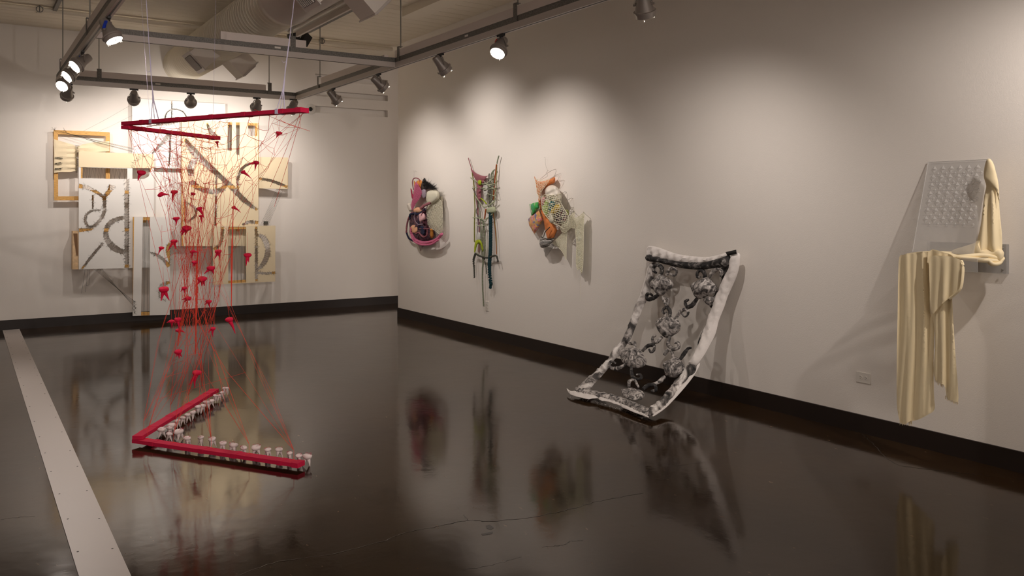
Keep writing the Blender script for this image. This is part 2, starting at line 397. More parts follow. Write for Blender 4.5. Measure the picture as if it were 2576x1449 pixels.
# ------------------------------------------------------------------ lighting rails
def rail(name, label, a, b, race=None, labels=()):
    """a,b: plan ends; stacked track, galvanized strut and optional raceway"""
    a = V((a[0], a[1], 0)); b = V((b[0], b[1], 0)); d = (b - a).normalized()
    t = empty('lighting_rail', (a + b) / 2 + V((0, 0, RAILZ)), label, 'lighting rail', 'rails of the suspended lighting grid')
    z = lambda h: V((0, 0, RAILZ + h))
    m = MB(); m.bar(a + z(0.027), b + z(0.027), 0.052, 0.054); m.build('track_channel', M['rail'], t)
    m = MB(); m.bar(a + z(-0.0005), b + z(-0.0005), 0.012, 0.002); m.build('track_slot', M['black'], t)
    m = MB(); m.bar(a + z(0.079), b + z(0.079), 0.042, 0.049); m.build('strut', M['galv'], t)
    for r0, r1 in (race or []):
        L = (b - a).length
        m = MB(); m.bar(a + d * (L * r0) + z(0.142), a + d * (L * r1) + z(0.142), 0.05, 0.076); m.build('raceway', M['raceway'], t)
    for q in labels:
        m = MB(); n_ = d.cross(V((0, 0, 1))) * (1 if (d.cross(V((0, 0, 1)))).dot(-a) > 0 else -1); c = a + d * ((b - a).length * q) + n_ * 0.0225 + z(0.08); m.bar(c - d * 0.03, c + d * 0.03, 0.002, 0.018); m.build('sticker', M['white'], t)
    return t
RXR, RXL, RYF, RYN = 3.89, 0.95, 11.50, 8.24
rail('r', 'right rail running towards the back wall along the right wall', (RXR, -3.5), (RXR, RYF), [(0.02, 0.782), (0.80, 0.93)], (0.68,))
rail('l', 'left rail running towards the back wall above the metal floor strip', (RXL, -3.5), (RXL, RYF), [(0.02, 0.97)])
rail('f', 'far rail parallel to the back wall', (RXL + 0.027, RYF - .001), (RXR - 0.027, RYF - .001), [(0.02, 0.86)], (0.38,))
rail('n', 'middle cross rail in front of the duct', (RXL + 0.027, RYN), (RXR - 0.027, RYN), [(0.37, 0.66)], (0.56,))
def hanger(p, label, along, top=ZC - 0.002):
    t = empty('rail_hanger', p, label, 'hanger', 'threaded rod hangers of the lighting grid')
    m = MB(); m.tube([(p.x, p.y, RAILZ + 0.2), (p.x, p.y, top)], 0.0065, 8); m.build('threaded_rod', M['rod'], t)
    m = MB(); s = V((0, -0.031, 0)) if along == 'x' else V((-0.031, 0, 0)); e = V((0.026, 0, 0)) if along == 'x' else V((0, 0.026, 0))
    c = V((p.x, p.y, 0)) + s
    m.hexa([c - e + V((0, 0, RAILZ + 0.055)), c + e + V((0, 0, RAILZ + 0.055)), c + e - s * 0.1 + V((0, 0, RAILZ + 0.055)), c - e - s * 0.1 + V((0, 0, RAILZ + 0.055)),
            c - e + V((0, 0, RAILZ + 0.21)), c + e + V((0, 0, RAILZ + 0.21)), c + e - s * 0.1 + V((0, 0, RAILZ + 0.21)), c - e - s * 0.1 + V((0, 0, RAILZ + 0.21))])
    m.bar(c + V((0, 0, RAILZ + 0.21)), V((p.x, p.y, RAILZ + 0.21)) - s * 0.4, 0.05, 0.004)
    m.build('bracket', M['galv'], t)
for px, ln, lab in ((249, 'f', 'rod hanger on the far rail near its left end'), (677, 'f', 'rod hanger on the far rail near its right end')):
    hanger(onY(px, 200, RYF), lab, 'x')
hanger(onY(735, 100, RYN), 'rod hanger on the middle cross rail beside the white cord', 'x', 3.405)
for px, lab in ((805, 'rod hanger on the right rail beyond the middle cross rail'), (1008, 'rod hanger on the right rail at the cross rail corner'), (1303, 'rod hanger on the right rail above the middle of the right wall')):
    hanger(onX(px, 100, RXR), lab, 'y')
for px, lab in ((158, 'rod hanger on the left rail, the farther of its two'), (226, 'rod hanger on the left rail, the nearer of its two')):
    hanger(onX(px, 60, RXL), lab, 'y')
p_ = V((RXR, 6.05, 0))

# ------------------------------------------------------------------ track spotlights
TAGC = {'blue': mat('blue_tape', (20, 60, 190), 0.6), 'yellow': mat('yellow_tape', (226, 170, 20), 0.6), 'red': mat('red_tape', (190, 20, 16), 0.6)}
def lamp(mount, aim, watts, label, tape=None, spread=70, light=True, blend=1.0, tint=WARM, along='y', lit=True):
    mount = V((mount[0], mount[1], RAILZ)); aim = V(aim)
    t = empty('track_spotlight', mount, label, 'spotlight', 'spotlights clipped under the lighting rails')
    piv = mount + V((0, 0, -0.10)); d = (aim - piv).normalized(); X = rot_to(d)
    e = V((0, 0.05, 0)) if along == 'y' else V((0.05, 0, 0))
    m = MB(); m.bar(mount - e + V((0, 0, -.010)), mount + e + V((0, 0, -.010)), 0.024, 0.018); m.tube([mount + V((0, 0, -.02)), mount + V((0, 0, -.035))], 0.014, 10); m.build('track_adapter', M['black'], t)
    side = V((X[0][0], X[1][0], X[2][0]))
    m = MB()
    for s in (-1, 1):
        m.bar(mount + side * (0.03 * s) + V((0, 0, -.034)), piv + side * (0.066 * s) + d * 0.015, 0.016, 0.006, up=side)
    m.bar(mount - side * 0.033 + V((0, 0, -.034)), mount + side * 0.033 + V((0, 0, -.034)), 0.016, 0.005)
    for s in (-1, 1): m.tube([piv + side * (0.052 * s) + d * 0.01, piv + side * (0.074 * s) + d * 0.01], 0.009, 8)
    m.build('yoke', M['lampgrey'], t)
    T = Matrix.Translation(piv) @ X
    m = MB(); m.lathe([(0.012, -0.088), (0.036, -0.085), (0.040, -0.075), (0.043, -0.04), (0.050, 0.0), (0.062, 0.035), (0.066, 0.055)], T, 28); m.build('housing', M['lampgrey'], t)
    m = MB(); m.lathe([(0.066, 0.053), (0.079, 0.056), (0.079, 0.066), (0.070, 0.068), (0.069, 0.100), (0.064, 0.100), (0.064, 0.090)], T, 32, cap=False); m.build('front_ring', M['lamprim'], t)
    m = MB(); m.lathe([(0.063, 0.086), (0.055, 0.096), (0.03, 0.102), (0.004, 0.104)], T, 28)
    m.build('lens', M['lens'] if lit else M['white'], t)
    for k in range(3):
        a = 2 * PI * k / 3 + 0.5; q = V((0.064 * math.cos(a), 0.064 * math.sin(a), 0.10)); q2 = V((0.062 * math.cos(a), 0.062 * math.sin(a), 0.118)); q3 = V((0.05 * math.cos(a), 0.05 * math.sin(a), 0.116))
        m = MB(); m.tube([T @ q, T @ q2, T @ q3], 0.0026, 6); m.ball(T @ q3, 0.005, nu=8, nv=6); m.build('lens_clip', M['clip'], t)
    if tape:
        m = MB(); s = -1 if side.dot(R) * 1 > 0 else 1
        p0 = mount + side * (0.036 * s) + V((0, 0, -.04)); L = 0.035 if tape != 'blue' else 0.075
        m.bar(p0, p0.lerp(piv + side * (0.068 * s), 0.0) + (piv + side * (0.07 * s) - p0).normalized() * L, 0.021, 0.011, up=side); m.build('tape_marker', TAGC[tape], t)
    if light:
        l = bpy.data.lights.new('spot', 'SPOT'); l.energy = watts * POWER; l.color = tint; l.spot_size = math.radians(min(150, spread * 1.75)); l.spot_blend = blend; l.shadow_soft_size = 0.03
        lo = bpy.data.objects.new('bulb', l); COL.objects.link(lo); lo.parent = t
        lo.matrix_local = Matrix.Translation(piv - mount + d * 0.125) @ rot_to(-d); WL[lo] = WL[t]
    return t
def mL(px, py=150): return onX(px, py, RXL)
def mR(px, py=150): return onX(px, py, RXR)
def mF(px, py=240): return onY(px, py, RYF)
# left rail
lamp(mL(273, 35), (1.9, 6.6, 0.9), 120, 'large lit spotlight with blue tape facing down, nearest on left rail', 'blue', 60)
lamp(mL(208, 118), (-1.2, 8.2, 1.2), 150, 'lit spotlight with blue tape angled left, second on left rail', 'blue', 60)
lamp(mL(187, 143), (-1.2, 8.9, 1.2), 150, 'lit spotlight angled left, third along the left rail', None, 60)
lamp(mL(166, 168), (-0.5, 8.6, 1.2), 130, 'very bright lit spotlight, fourth along the left rail', None, 60)
# far rail
lamp((RXL + 0.1, RYF - 0.05), wb(100, 480), 52, 'dark spotlight seen from behind at far left corner of the rails', None, 75, along='x')
lamp(mF(337), wb(330, 430), 70, 'dark spotlight seen from behind, left of three over stitched canvases', None, 75, along='x')
lamp(mF(480), wb(470, 360), 64, 'dark spotlight seen from behind, middle one over stitched canvases', None, 80, along='x')
lamp(mF(646), wb(590, 400), 66, 'dark spotlight seen from behind, just above the red wrapped bar', None, 80, along='x')
lamp((RXR - 0.08, RYF - 0.12), wb(600, 560), 58, 'grey spotlight behind the tip of the red wrapped bar', None, 75, along='x')
# right rail
lamp(mR(838, 235), wr(1075, 520), 95, 'spotlight with yellow tape, farther of the two', 'yellow', 60)
lamp(mR(952, 195), wr(1222, 440), 90, 'spotlight with yellow tape, nearer of the two', 'yellow', 60)
lamp(mR(1108, 140), wr(1400, 540), 105, 'spotlight with red tape angled at the wall, farther of the two', 'red', 60)
lamp(mR(1260, 85), (2.2, 5.2, 0.6), 60, 'very bright spotlight with red tape facing the camera', 'red', 40)
lamp((RXR, 4.32), (4.9, 4.95, 0.9), 95, 'spotlight at top of the picture pointing straight down', None, 75)
rail('c', 'near cross rail over the camera end of the room', (RXL + 0.027, 1.35), (RXR - 0.027, 1.35))
rail('c', 'short rail stub between the right rail and the right wall', (RXR + 0.027, 1.35), (4.75, 1.35))
lamp((4.42, 1.35), (5.25, 2.75, 1.75), 150, 'spotlight on the near cross rail, lighting the draped cloth', None, 52, along='x')
lamp((1.6, 1.35), (1.4, 5.8, 1.5), 330, 'spotlight on the near cross rail, lighting the red thread sculpture', None, 44, along='x')
# ------------------------------------------------------------------ helpers for cloth, nets and cut canvases
def inside(p, poly):
    x, y = p; c = False; n = len(poly); j = n - 1
    for i in range(n):
        xi, yi = poly[i][0], poly[i][1]; xj, yj = poly[j][0], poly[j][1]
        if (yi > y) != (yj > y) and x < (xj - xi) * (y - yi) / (yj - yi) + xi: c = not c
        j = i
    return c
def edge_dist(p, poly):
    best = 1e9; n = len(poly)
    for i in range(n):
        ax, ay = poly[i][0], poly[i][1]; bx, by = poly[(i + 1) % n][0], poly[(i + 1) % n][1]
        dx, dy = bx - ax, by - ay; L = dx * dx + dy * dy
        t = 0 if L == 0 else max(0, min(1, ((p[0] - ax) * dx + (p[1] - ay) * dy) / L))
        d = math.hypot(p[0] - ax - t * dx, p[1] - ay - t * dy)
        if d < best: best = d
    return best
def smooth_loop(pts, sub=4):
    P = [V((p[0], p[1])) for p in pts]; n = len(P); out = []
    for i in range(n):
        a, b, c, d = P[i - 1], P[i], P[(i + 1) % n], P[(i + 2) % n]
        for j in range(sub):
            t = j / sub
            out.append(0.5 * ((2 * b) + (c - a) * t + (2 * a - 5 * b + 4 * c - d) * t * t + (3 * b - a - 3 * c + d) * t ** 3))
    return out
def triangulate(loop, inner):
    pts = [V((p[0], p[1])) for p in loop] + [V(p) for p in inner]; n = len(loop)
    r = delaunay_2d_cdt(pts, [(i, (i + 1) % n) for i in range(n)], [list(range(n))], 1, 1e-4)
    return r[0], r[2]
def puff(mb, poly, fn, cell, bulge, base=0.01, back=0.3, wr_=0.0, wl=12.0, curve=True, disp=None, fray=0.0):
    """a stuffed or hanging piece of cloth: outline in picture units, fn maps (x,y,offset) to space; offsets in metres"""
    loop = smooth_loop(poly, 3) if curve else [V(p) for p in poly]
    if fray: loop = [p + V((rnd.uniform(-fray, fray), rnd.uniform(-fray, fray))) for p in loop]
    x0 = min(p[0] for p in loop); x1 = max(p[0] for p in loop); y0 = min(p[1] for p in loop); y1 = max(p[1] for p in loop)
    inner = []; y = y0 + cell * 0.5; k = 0
    while y < y1:
        x = x0 + cell * (0.25 + 0.5 * (k % 2))
        while x < x1:
            q = (x + rnd.uniform(-.1, .1) * cell, y + rnd.uniform(-.1, .1) * cell)
            if inside(q, loop) and edge_dist(q, loop) > cell * 0.35: inner.append(q)
            x += cell
        y += cell; k += 1
    vs, fs = triangulate(loop, inner)
    dist = [edge_dist(v, loop) for v in vs]; dm = max(dist) if dist else 1
    ph = rnd.uniform(0, 6)
    front = []; rear = []
    for v, d in zip(vs, dist):
        h = math.sqrt(max(0.0, 1 - (1 - min(1, d / dm)) ** 2)) if dm > 0 else 0
        w_ = wr_ * (math.sin(v[0] / wl + ph + 0.7 * math.sin(v[1] / wl * 0.6)) + 0.6 * math.sin((v[0] * 0.5 + v[1]) / wl * 1.3 + ph)) * min(1, d / (cell * 1.5)) if wr_ else 0
        e = disp(v[0], v[1]) if disp else 0
        front.append(fn(v[0], v[1], base + bulge * h + w_ + e + 0.0015)); rear.append(fn(v[0], v[1], base - bulge * h * back + (w_ + e) * 0.5 - 0.0015))
    n = len(vs)
    cnt = {}
    for f in fs:
        for i in range(len(f)): cnt[(f[i], f[(i + 1) % len(f)])] = 1
    out = [tuple(f) for f in fs] + [tuple(i + n for i in f[::-1]) for f in fs]
    out += [(b, a, a + n, b + n) for (a, b) in cnt if (b, a) not in cnt]
    mb.add(front + rear, out)
def cord(mb, pts, fn, r, off=0.012, sub=5, n=6, bead=0.0, period=0.012, taper=None, wob=0.0):
    """yarn cord through picture points; bead>0 gives chain stitches"""
    P2 = spline([(p[0], p[1], p[2] if len(p) > 2 else off) for p in pts], sub)
    P = [fn(p[0], p[1], p[2]) for p in P2]
    L = [0]
    for i in range(1, len(P)): L.append(L[-1] + (P[i] - P[i - 1]).length)
    if bead:
        N = max(4, int(L[-1] / (period / 4))); Q = []; rr = []
        j = 0
        for i in range(N + 1):
            s = L[-1] * i / N
            while j < len(L) - 2 and L[j + 1] < s: j += 1
            t = (s - L[j]) / max(1e-9, L[j + 1] - L[j]); q = P[j].lerp(P[j + 1], min(1, t))
            a = s / period * 2 * PI
            tan = (P[min(j + 1, len(P) - 1)] - P[j]).normalized(); sd = tan.cross(V((0.2, 0.9, 0.3)));
            if sd.length > 1e-6: sd.normalize()
            f = i / N; tp = (1 if taper is None else (1 - f) + taper * f)
            Q.append(q + sd * (r * 0.28 * bead * math.sin(a))); rr.append(r * tp * (1 - 0.3 * bead * (0.5 + 0.5 * math.cos(a * 1.0 + 1))))
        mb.tube(Q, rr, n)
    else:
        k = len(P)
        if wob: P = [p + V((rnd.uniform(-wob, wob), rnd.uniform(-wob, wob), rnd.uniform(-wob, wob))) for p in P]
        mb.tube(P, [r * ((1 if taper is None else (1 - i / (k - 1)) + taper * i / (k - 1))) for i in range(k)], n)
def net(mb, poly, fn, sp, r, off=0.02, angs=(20, -50), bulge=0.0, jit=0.0, n=4):
    """crossed yarns clipped to an outline"""
    loop = smooth_loop(poly, 2); cx = sum(p[0] for p in loop) / len(loop); cy = sum(p[1] for p in loop) / len(loop)
    ext = max(math.hypot(p[0] - cx, p[1] - cy) for p in loop)
    for ai in angs:
        a = math.radians(ai); dx, dy = math.cos(a), math.sin(a); nx, ny = -dy, dx
        k = -int(ext / sp) - 1
        while k * sp < ext:
            run = []; s = -ext; ph = rnd.uniform(0, 6)
            while s <= ext:
                ofs = jit * math.sin(s / sp * 1.1 + ph)
                x = cx + dx * s + nx * (k * sp + ofs); y = cy + dy * s + ny * (k * sp + ofs)
                if inside((x, y), loop): run.append((x, y))
                else:
                    if len(run) > 1: mb.tube([fn(q[0], q[1], off + (bulge * min(1, edge_dist(q, loop) / (ext * 0.3)) if bulge else 0)) for q in run], r, n, cap=False)
                    run = []
                s += sp * 0.6
            if len(run) > 1: mb.tube([fn(q[0], q[1], off) for q in run], r, n, cap=False)
            k += 1
    mb.tube([fn(q[0], q[1], off) for q in loop], r * 1.3, n, closed=True)
def crop(x0, y0, s, fn):
    """work in the units of an enlarged detail"""
    return lambda x, y, d=0.0: fn(x0 + x / s, y0 + y / s, d)

# ------------------------------------------------------------------ stitched canvases on the back wall
M['cream_canvas'] = mat('unprimed_canvas', (230, 213, 180), 0.9, bump=0.15, bscale=300)
M['white_canvas'] = mat('primed_white_canvas', (236, 233, 228), 0.8, bump=0.15, bscale=300)
M['pine'] = mat('pine_bar', (214, 164, 92), 0.65, var=0.22, vscale=26, stretch=(1, 1, 6))
M['pale_pine'] = mat('pale_pine', (226, 192, 150), 0.7, var=0.15, vscale=20)
M['black_thread'] = mat('black_thread', (52, 48, 38), 0.9)
def canvas(label, quad, d, holes, m, crop_fn, depth=0.035, stitches=True, bars=True, cross=(), bw=0.045, name='stitched_canvas'):
    """holes: ('p', [points]) cut polygons or ('s', [points], [widths]) slits, all in the detail's units"""
    P = [crop_fn(x, y, d) for x, y in quad]; yq = P[0].y
    to2 = lambda x, y: (lambda q: V((q.x, q.z)))(crop_fn(x, y, d))
    zs = sorted(p.z for p in P)
    t = empty(name, V((sum(p.x for p in P) / 4, yq, zs[0])), label, 'artwork', 'stitched canvases on the back wall')
    outer = [V((p.x, p.z)) for p in P]
    # add points along the outline so that slits reaching the edge triangulate cleanly
    verts = list(outer); edges = [(i, (i + 1) % 4) for i in range(4)]; faces = [[0, 1, 2, 3]]; slits = []
    sc = (outer[1] - outer[0]).length / max(1e-6, math.hypot(quad[1][0] - quad[0][0], quad[1][1] - quad[0][1]))
    def ccw(pl): return sum(pl[i].x * pl[(i + 1) % len(pl)].y - pl[(i + 1) % len(pl)].x * pl[i].y for i in range(len(pl))) > 0
    if not ccw(outer): faces = [[3, 2, 1, 0]]
    def addf(pl):
        if not ccw(pl): pl = pl[::-1]
        o = len(verts); verts.extend(pl); edges.extend((o + i, o + (i + 1) % len(pl)) for i in range(len(pl))); faces.append([o + i for i in range(len(pl))])
    for h in holes:
        if h[0] == 'p': addf([to2(*q) for q in h[1]]); slits.append(('p', [to2(*q) for q in h[1]], None))
        else:
            c0 = [(q[0], q[1], w_) for q, w_ in zip(h[1], h[2])]
            c = spline(c0, 4) if len(c0) > 2 else [V(q) for q in c0]
            c = [(to2(q[0], q[1]), q[2] * sc) for q in c]; L = []; Rr = []
            for i, (q, w_) in enumerate(c):
                tg = (c[min(i + 1, len(c) - 1)][0] - c[max(i - 1, 0)][0]).normalized(); nn = V((-tg.y, tg.x)); j = rnd.uniform(0.85, 1.1)
                L.append(q + nn * w_ * 0.5 * j); Rr.append(q - nn * w_ * 0.5 * j)
            for i in range(len(c) - 1): addf([L[i], Rr[i], Rr[i + 1], L[i + 1]])
            slits.append(('s', L, Rr))
    r = delaunay_2d_cdt(verts, edges, faces, 0, 1e-5)
    mb = MB(); fs = [f for f, of in zip(r[2], r[5]) if 0 in of and len(of) == 1]
    # front and a second skin just behind it, so that the cloth has a thickness
    mb.add([V((v[0], yq, v[1])) for v in r[0]], fs); mb.add([V((v[0], yq + 0.0025, v[1])) for v in r[0]], [f[::-1] for f in fs])
    for i in range(4):
        a = outer[i]; b = outer[(i + 1) % 4]
        mb.add([V((a.x, yq, a.y)), V((b.x, yq, b.y)), V((b.x, yq + depth, b.y)), V((a.x, yq + depth, a.y))], [(0, 1, 2, 3)])
    mb.build('canvas_cloth', m, t, smooth=0)
    if bars:
        x0 = min(p.x for p in P) + 0.002; x1 = max(p.x for p in P) - 0.002; yy = yq + 0.004
        def lerpz(x, top):
            a, b = (P[0], P[1]) if top else (P[3], P[2]); f = (x - a.x) / (b.x - a.x); return a.z + (b.z - a.z) * f + (-0.002 if top else 0.002)
        def vert(xa, xb):
            q = MB(); q.hexa([V((xa, yy, lerpz(xa, 0))), V((xb, yy, lerpz(xb, 0))), V((xb, yy + .022, lerpz(xb, 0))), V((xa, yy + .022, lerpz(xa, 0))), V((xa, yy, lerpz(xa, 1))), V((xb, yy, lerpz(xb, 1))), V((xb, yy + .022, lerpz(xb, 1))), V((xa, yy + .022, lerpz(xa, 1)))]); q.build('stretcher_bar', M['pine'], t, smooth=0)
        def horz(f0, z0f, z1f):
            q = MB(); xa, xb = x0 + bw + .001, x1 - bw - .001
            q.hexa([V((xa, yy, z0f(xa))), V((xb, yy, z0f(xb))), V((xb, yy + .022, z0f(xb))), V((xa, yy + .022, z0f(xa))), V((xa, yy, z1f(xa))), V((xb, yy, z1f(xb))), V((xb, yy + .022, z1f(xb))), V((xa, yy + .022, z1f(xa)))]); q.build('stretcher_bar', M['pine'], t, smooth=0)
        vert(x0, x0 + bw); vert(x1 - bw, x1)
        horz(0, lambda x: lerpz(x, 1) - bw, lambda x: lerpz(x, 1)); horz(0, lambda x: lerpz(x, 0), lambda x: lerpz(x, 0) + bw)
        for c in cross:
            zc = to2(*c).y; horz(0, lambda x: zc - bw / 2, lambda x: zc + bw / 2)
    if d > 0.06:
        zt = min(P[0].z, P[1].z) - 0.075; xc = sum(p.x for p in P) / 4
        for sx in (-0.09, 0.09):
            q = MB(); q.box((xc + sx - 0.02, yq + 0.026, zt), (xc + sx + 0.02, YB + 0.0142, zt + 0.03)); q.build('wall_bracket', M['pine'], t, smooth=0)
    if stitches:
        q = MB(); yy = yq - 0.003
        def th(a, b, r_=0.0009): q.tube([V((a.x, yy - rnd.uniform(0, .003), a.y)), V((b.x, yy - rnd.uniform(0, .003), b.y))], r_, 4, cap=False)
        def whisk(p):
            a = rnd.uniform(0, 2 * PI); L = rnd.uniform(0.01, 0.035); th(p, p + V((math.cos(a), math.sin(a))) * L, 0.0009)
        for kind, L, Rr in slits:
            if kind == 's':
                tot = sum((L[i + 1] - L[i]).length for i in range(len(L) - 1)); n = max(4, int(tot / 0.036))
                def along(Q, f):
                    f = max(0, min(0.9999, f)) * (len(Q) - 1); i = int(f); return Q[i].lerp(Q[i + 1], f - i)
                for k in range(n):
                    f = k / n; g = (k + rnd.uniform(0.3, 1.6)) / n
                    a = along(L, f); b = along(Rr, g); o = (a - b).normalized() * 0.008
                    th(a + o, b - o)
                    c = along(L, (k + 1) / n); th(b - o, c + (c - b).normalized() * 0.008)
                    for _ in range(3): whisk(along(rnd.choice((L, Rr)), rnd.random()))
            else:
                n_ = len(L); c = sum(L, V((0, 0))) / n_
                if n_ == 4 and rnd.random() < 2:
                    top0, top1, bot1, bot0 = L; N = max(4, int((top1 - top0).length / 0.035))
                    for k in range(N):
                        a = top0.lerp(top1, k / N); b = bot0.lerp(bot1, (k + rnd.uniform(0, 1.2)) / N); th(a, b); th(b, top0.lerp(top1, (k + 1) / N))
        q.build('stitching', M['black_thread'], t, smooth=0)
    return t
cA = crop(120, 300, 3.622, wb); cB = crop(400, 300, 3.294, wb); cC = crop(300, 500, 4.527, wb); cD = crop(300, 240, 6.587, wb)

canvas('white canvas at the top with a thin half circle cut and curved slit', [(213, 45), (1757, 140), (1757, 1250), (213, 1180)], 0.07, [
    ('s', [(755, 400), (790, 285), (900, 228), (1040, 262), (1110, 350), (1130, 420)], [22, 12, 14, 18, 14, 10]),
    ('s', [(868, 95), (870, 240), (866, 400)], [10, 12, 14]),
    ('s', [(450, 515), (700, 485), (850, 460), (985, 432)], [10, 40, 42, 30]),
    ('s', [(838, 620), (840, 900), (822, 1170)], [26, 26, 24]),
    ('s', [(840, 640), (700, 800), (545, 965)], [90, 40, 30])], M['white_canvas'], cD, bars=True, cross=[(800, 1165)])
canvas('narrow white canvas panel behind and between the two big canvases', [(560, 1262), (1180, 1290), (1180, 2500), (560, 2500)], 0.055, [], M['white_canvas'], cD, stitches=False)
canvas('tall cream canvas, the largest, with a long diagonal slash and a bowl curve', [(188, 6), (820, 28), (826, 1050), (200, 1052)], 0.20, [
    ('p', [(570, 25), (604, 26), (602, 262), (566, 258)]), ('p', [(638, 26), (668, 27), (664, 296), (640, 292)]),
    ('s', [(398, 30), (415, 80), (445, 120), (480, 140)], [14, 26, 34, 20]),
    ('p', [(737, 32), (816, 34), (816, 140), (738, 136)]),
    ('s', [(215, 165), (290, 270), (460, 430), (600, 560), (700, 665), (812, 752)], [26, 60, 42, 44, 42, 18]),
    ('s', [(265, 515), (330, 570), (440, 600), (520, 582), (565, 535)], [40, 44, 40, 40, 22]),
    ('s', [(300, 330), (262, 400), (268, 470)], [50, 56, 34]),
    ('s', [(655, 590), (652, 500), (685, 415), (740, 372), (800, 362)], [16, 22, 24, 20, 14]),
    ('s', [(474, 470), (472, 680), (466, 882)], [12, 16, 14]),
    ('s', [(215, 682), (216, 850)], [26, 24]), ('s', [(232, 690), (300, 740), (300, 800), (238, 850)], [8, 22, 22, 8]),
    ('s', [(690, 875), (745, 852), (822, 856)], [16, 26, 28])], M['cream_canvas'], cB, cross=[(500, 560)])
canvas('small cream canvas at the far right with a slanting slit low down', [(828, 312), (1070, 318), (1065, 578), (828, 572)], 0.13, [
    ('s', [(828, 492), (930, 510), (1062, 560)], [14, 24, 22])], M['cream_canvas'], cB)
canvas('square cream canvas at lower right with a window cut and letter D curve', [(450, 885), (965, 882), (962, 1345), (450, 1372)], 0.26, [
    ('p', [(574, 892), (720, 892), (722, 1352), (574, 1358)]),
    ('s', [(527, 892), (522, 970), (500, 1040), (458, 1080)], [22, 24, 24, 34]),
    ('s', [(804, 890), (806, 1110), (808, 1340)], [22, 24, 18]),
    ('s', [(812, 955), (870, 985), (902, 1090), (870, 1190), (812, 1250)], [12, 40, 44, 40, 16]),
    ('s', [(815, 1272), (890, 1278), (962, 1270)], [26, 18, 20])], M['cream_canvas'], cB)
o_ = canvas('large white canvas with a cream top, cut with curling letter shapes', [(283, 293), (968, 318), (968, 1350), (283, 1368)], 0.17, [
    ('p', [(302, 438), (725, 449), (725, 545), (302, 538)]), ('p', [(772, 440), (948, 446), (920, 520), (880, 545), (772, 543)]),
    ('s', [(776, 440), (790, 395), (830, 355), (900, 335)], [22, 26, 22, 8]),
    ('s', [(284, 608), (360, 622), (430, 655), (505, 705)], [40, 34, 30, 28]), ('s', [(590, 600), (570, 640), (525, 700)], [56, 44, 30]),
    ('s', [(515, 695), (518, 780), (510, 860), (450, 950), (380, 985), (345, 935), (350, 875), (400, 835), (485, 826)], [36, 32, 34, 30, 22, 24, 24, 18, 12]),
    ('s', [(411, 690), (411, 820)], [16, 15]), ('s', [(430, 975), (380, 1000), (285, 1012)], [20, 34, 34]),
    ('s', [(720, 545), (720, 950), (720, 1352)], [40, 40, 36]),
    ('s', [(700, 895), (620, 915), (550, 965), (530, 1045), (550, 1110), (610, 1175), (700, 1215)], [34, 42, 44, 44, 52, 60, 46]),
    ('s', [(505, 1125), (420, 1225), (312, 1362)], [22, 24, 18])], M['white_canvas'], cA, cross=[(500, 662), (500, 1010)])
# its upper part is bare cream canvas: a strip of cloth laid over the top
q = MB(); p4 = [cA(x, y, 0.1735) for x, y in ((283, 293), (968, 318), (968, 446), (283, 436))]; q.hexa([p4[3], p4[2], p4[2] + V((0, .0033, 0)), p4[3] + V((0, .0033, 0)), p4[0], p4[1], p4[1] + V((0, .0033, 0)), p4[0] + V((0, .0033, 0))])
q.build('cream_band', M['cream_canvas'], o_, smooth=0)
canvas('narrow white canvas hanging lowest, reaching over the baseboard', [(170, 205), (578, 208), (575, 1320), (155, 1335)], 0.23, [
    ('p', [(270, 208), (348, 208), (345, 1330), (248, 1332)]),
    ('s', [(345, 610), (430, 640), (500, 690), (570, 770)], [18, 30, 34, 46]), ('s', [(575, 500), (556, 580), (574, 730)], [24, 56, 12]),
    ('s', [(575, 952), (500, 975), (455, 1050), (465, 1120), (525, 1162)], [34, 44, 20, 16, 8])], M['white_canvas'], cC)
# bare pine frame with gathered cloth
t = empty('stitched_canvas', cA(310, 738, 0.08), 'bare pine stretcher frame at upper left with gathered cream cloth', 'artwork', 'stitched canvases on the back wall')
def bar4(a, b, c, d_, off=0.08, th=0.022):
    q = MB(); P = [cA(x, y, off) for x, y in (a, b, c, d_)]; q.hexa(P + [p + V((0, th, 0)) for p in P]); q.f = [f[::-1] for f in q.f]; return q
bar4((55, 97), (566, 118), (528, 152), (95, 136)).build('top_bar', M['pine'], t, 0)
bar4((60, 738), (95, 702), (528, 700), (566, 738)).build('bottom_bar', M['pine'], t, 0)
bar4((55, 99), (94, 137), (95, 701), (59, 737)).build('left_bar', M['pine'], t, 0)
bar4((566, 120), (566, 736), (529, 699), (529, 153)).build('right_bar', M['pine'], t, 0)
q = MB(); puff(q, [(58, 182), (140, 205), (230, 232), (262, 250), (262, 470), (200, 480), (120, 480), (58, 490)], cA, 14, 0.006, 0.103, 0.3, 0.004, 26, False, disp=lambda x, y: 0.012 * math.sin(y / 7.5) * max(0, (x - 60) / 210))
q.build('left_cloth', M['cream_canvas'], t)
q = MB(); puff(q, [(264, 250), (330, 225), (420, 210), (562, 200), (562, 292), (430, 300), (300, 300), (264, 300)], cA, 14, 0.006, 0.103, 0.3, 0.004, 26, False, disp=lambda x, y: 0.010 * math.sin(y / 8.0) * max(0, (560 - x) / 300))
q.build('right_cloth', M['cream_canvas'], t)
q = MB()
for k in range(46):
    y = 236 + k * 5.6; q.tube([cA(258 + rnd.uniform(-14, 2), y, 0.128), cA(276 + rnd.uniform(-4, 16), y + rnd.uniform(-10, 10), 0.128)], 0.0013, 4)
for yy in (350, 404, 450):
    for k in range(9): q.tube([cA(60 + rnd.uniform(0, 10), yy + rnd.uniform(-6, 6), 0.125), cA(125 + rnd.uniform(-8, 14), yy + rnd.uniform(-14, 10), 0.13)], 0.0013, 4)
q.build('stitching', M['black_thread'], t, 0)
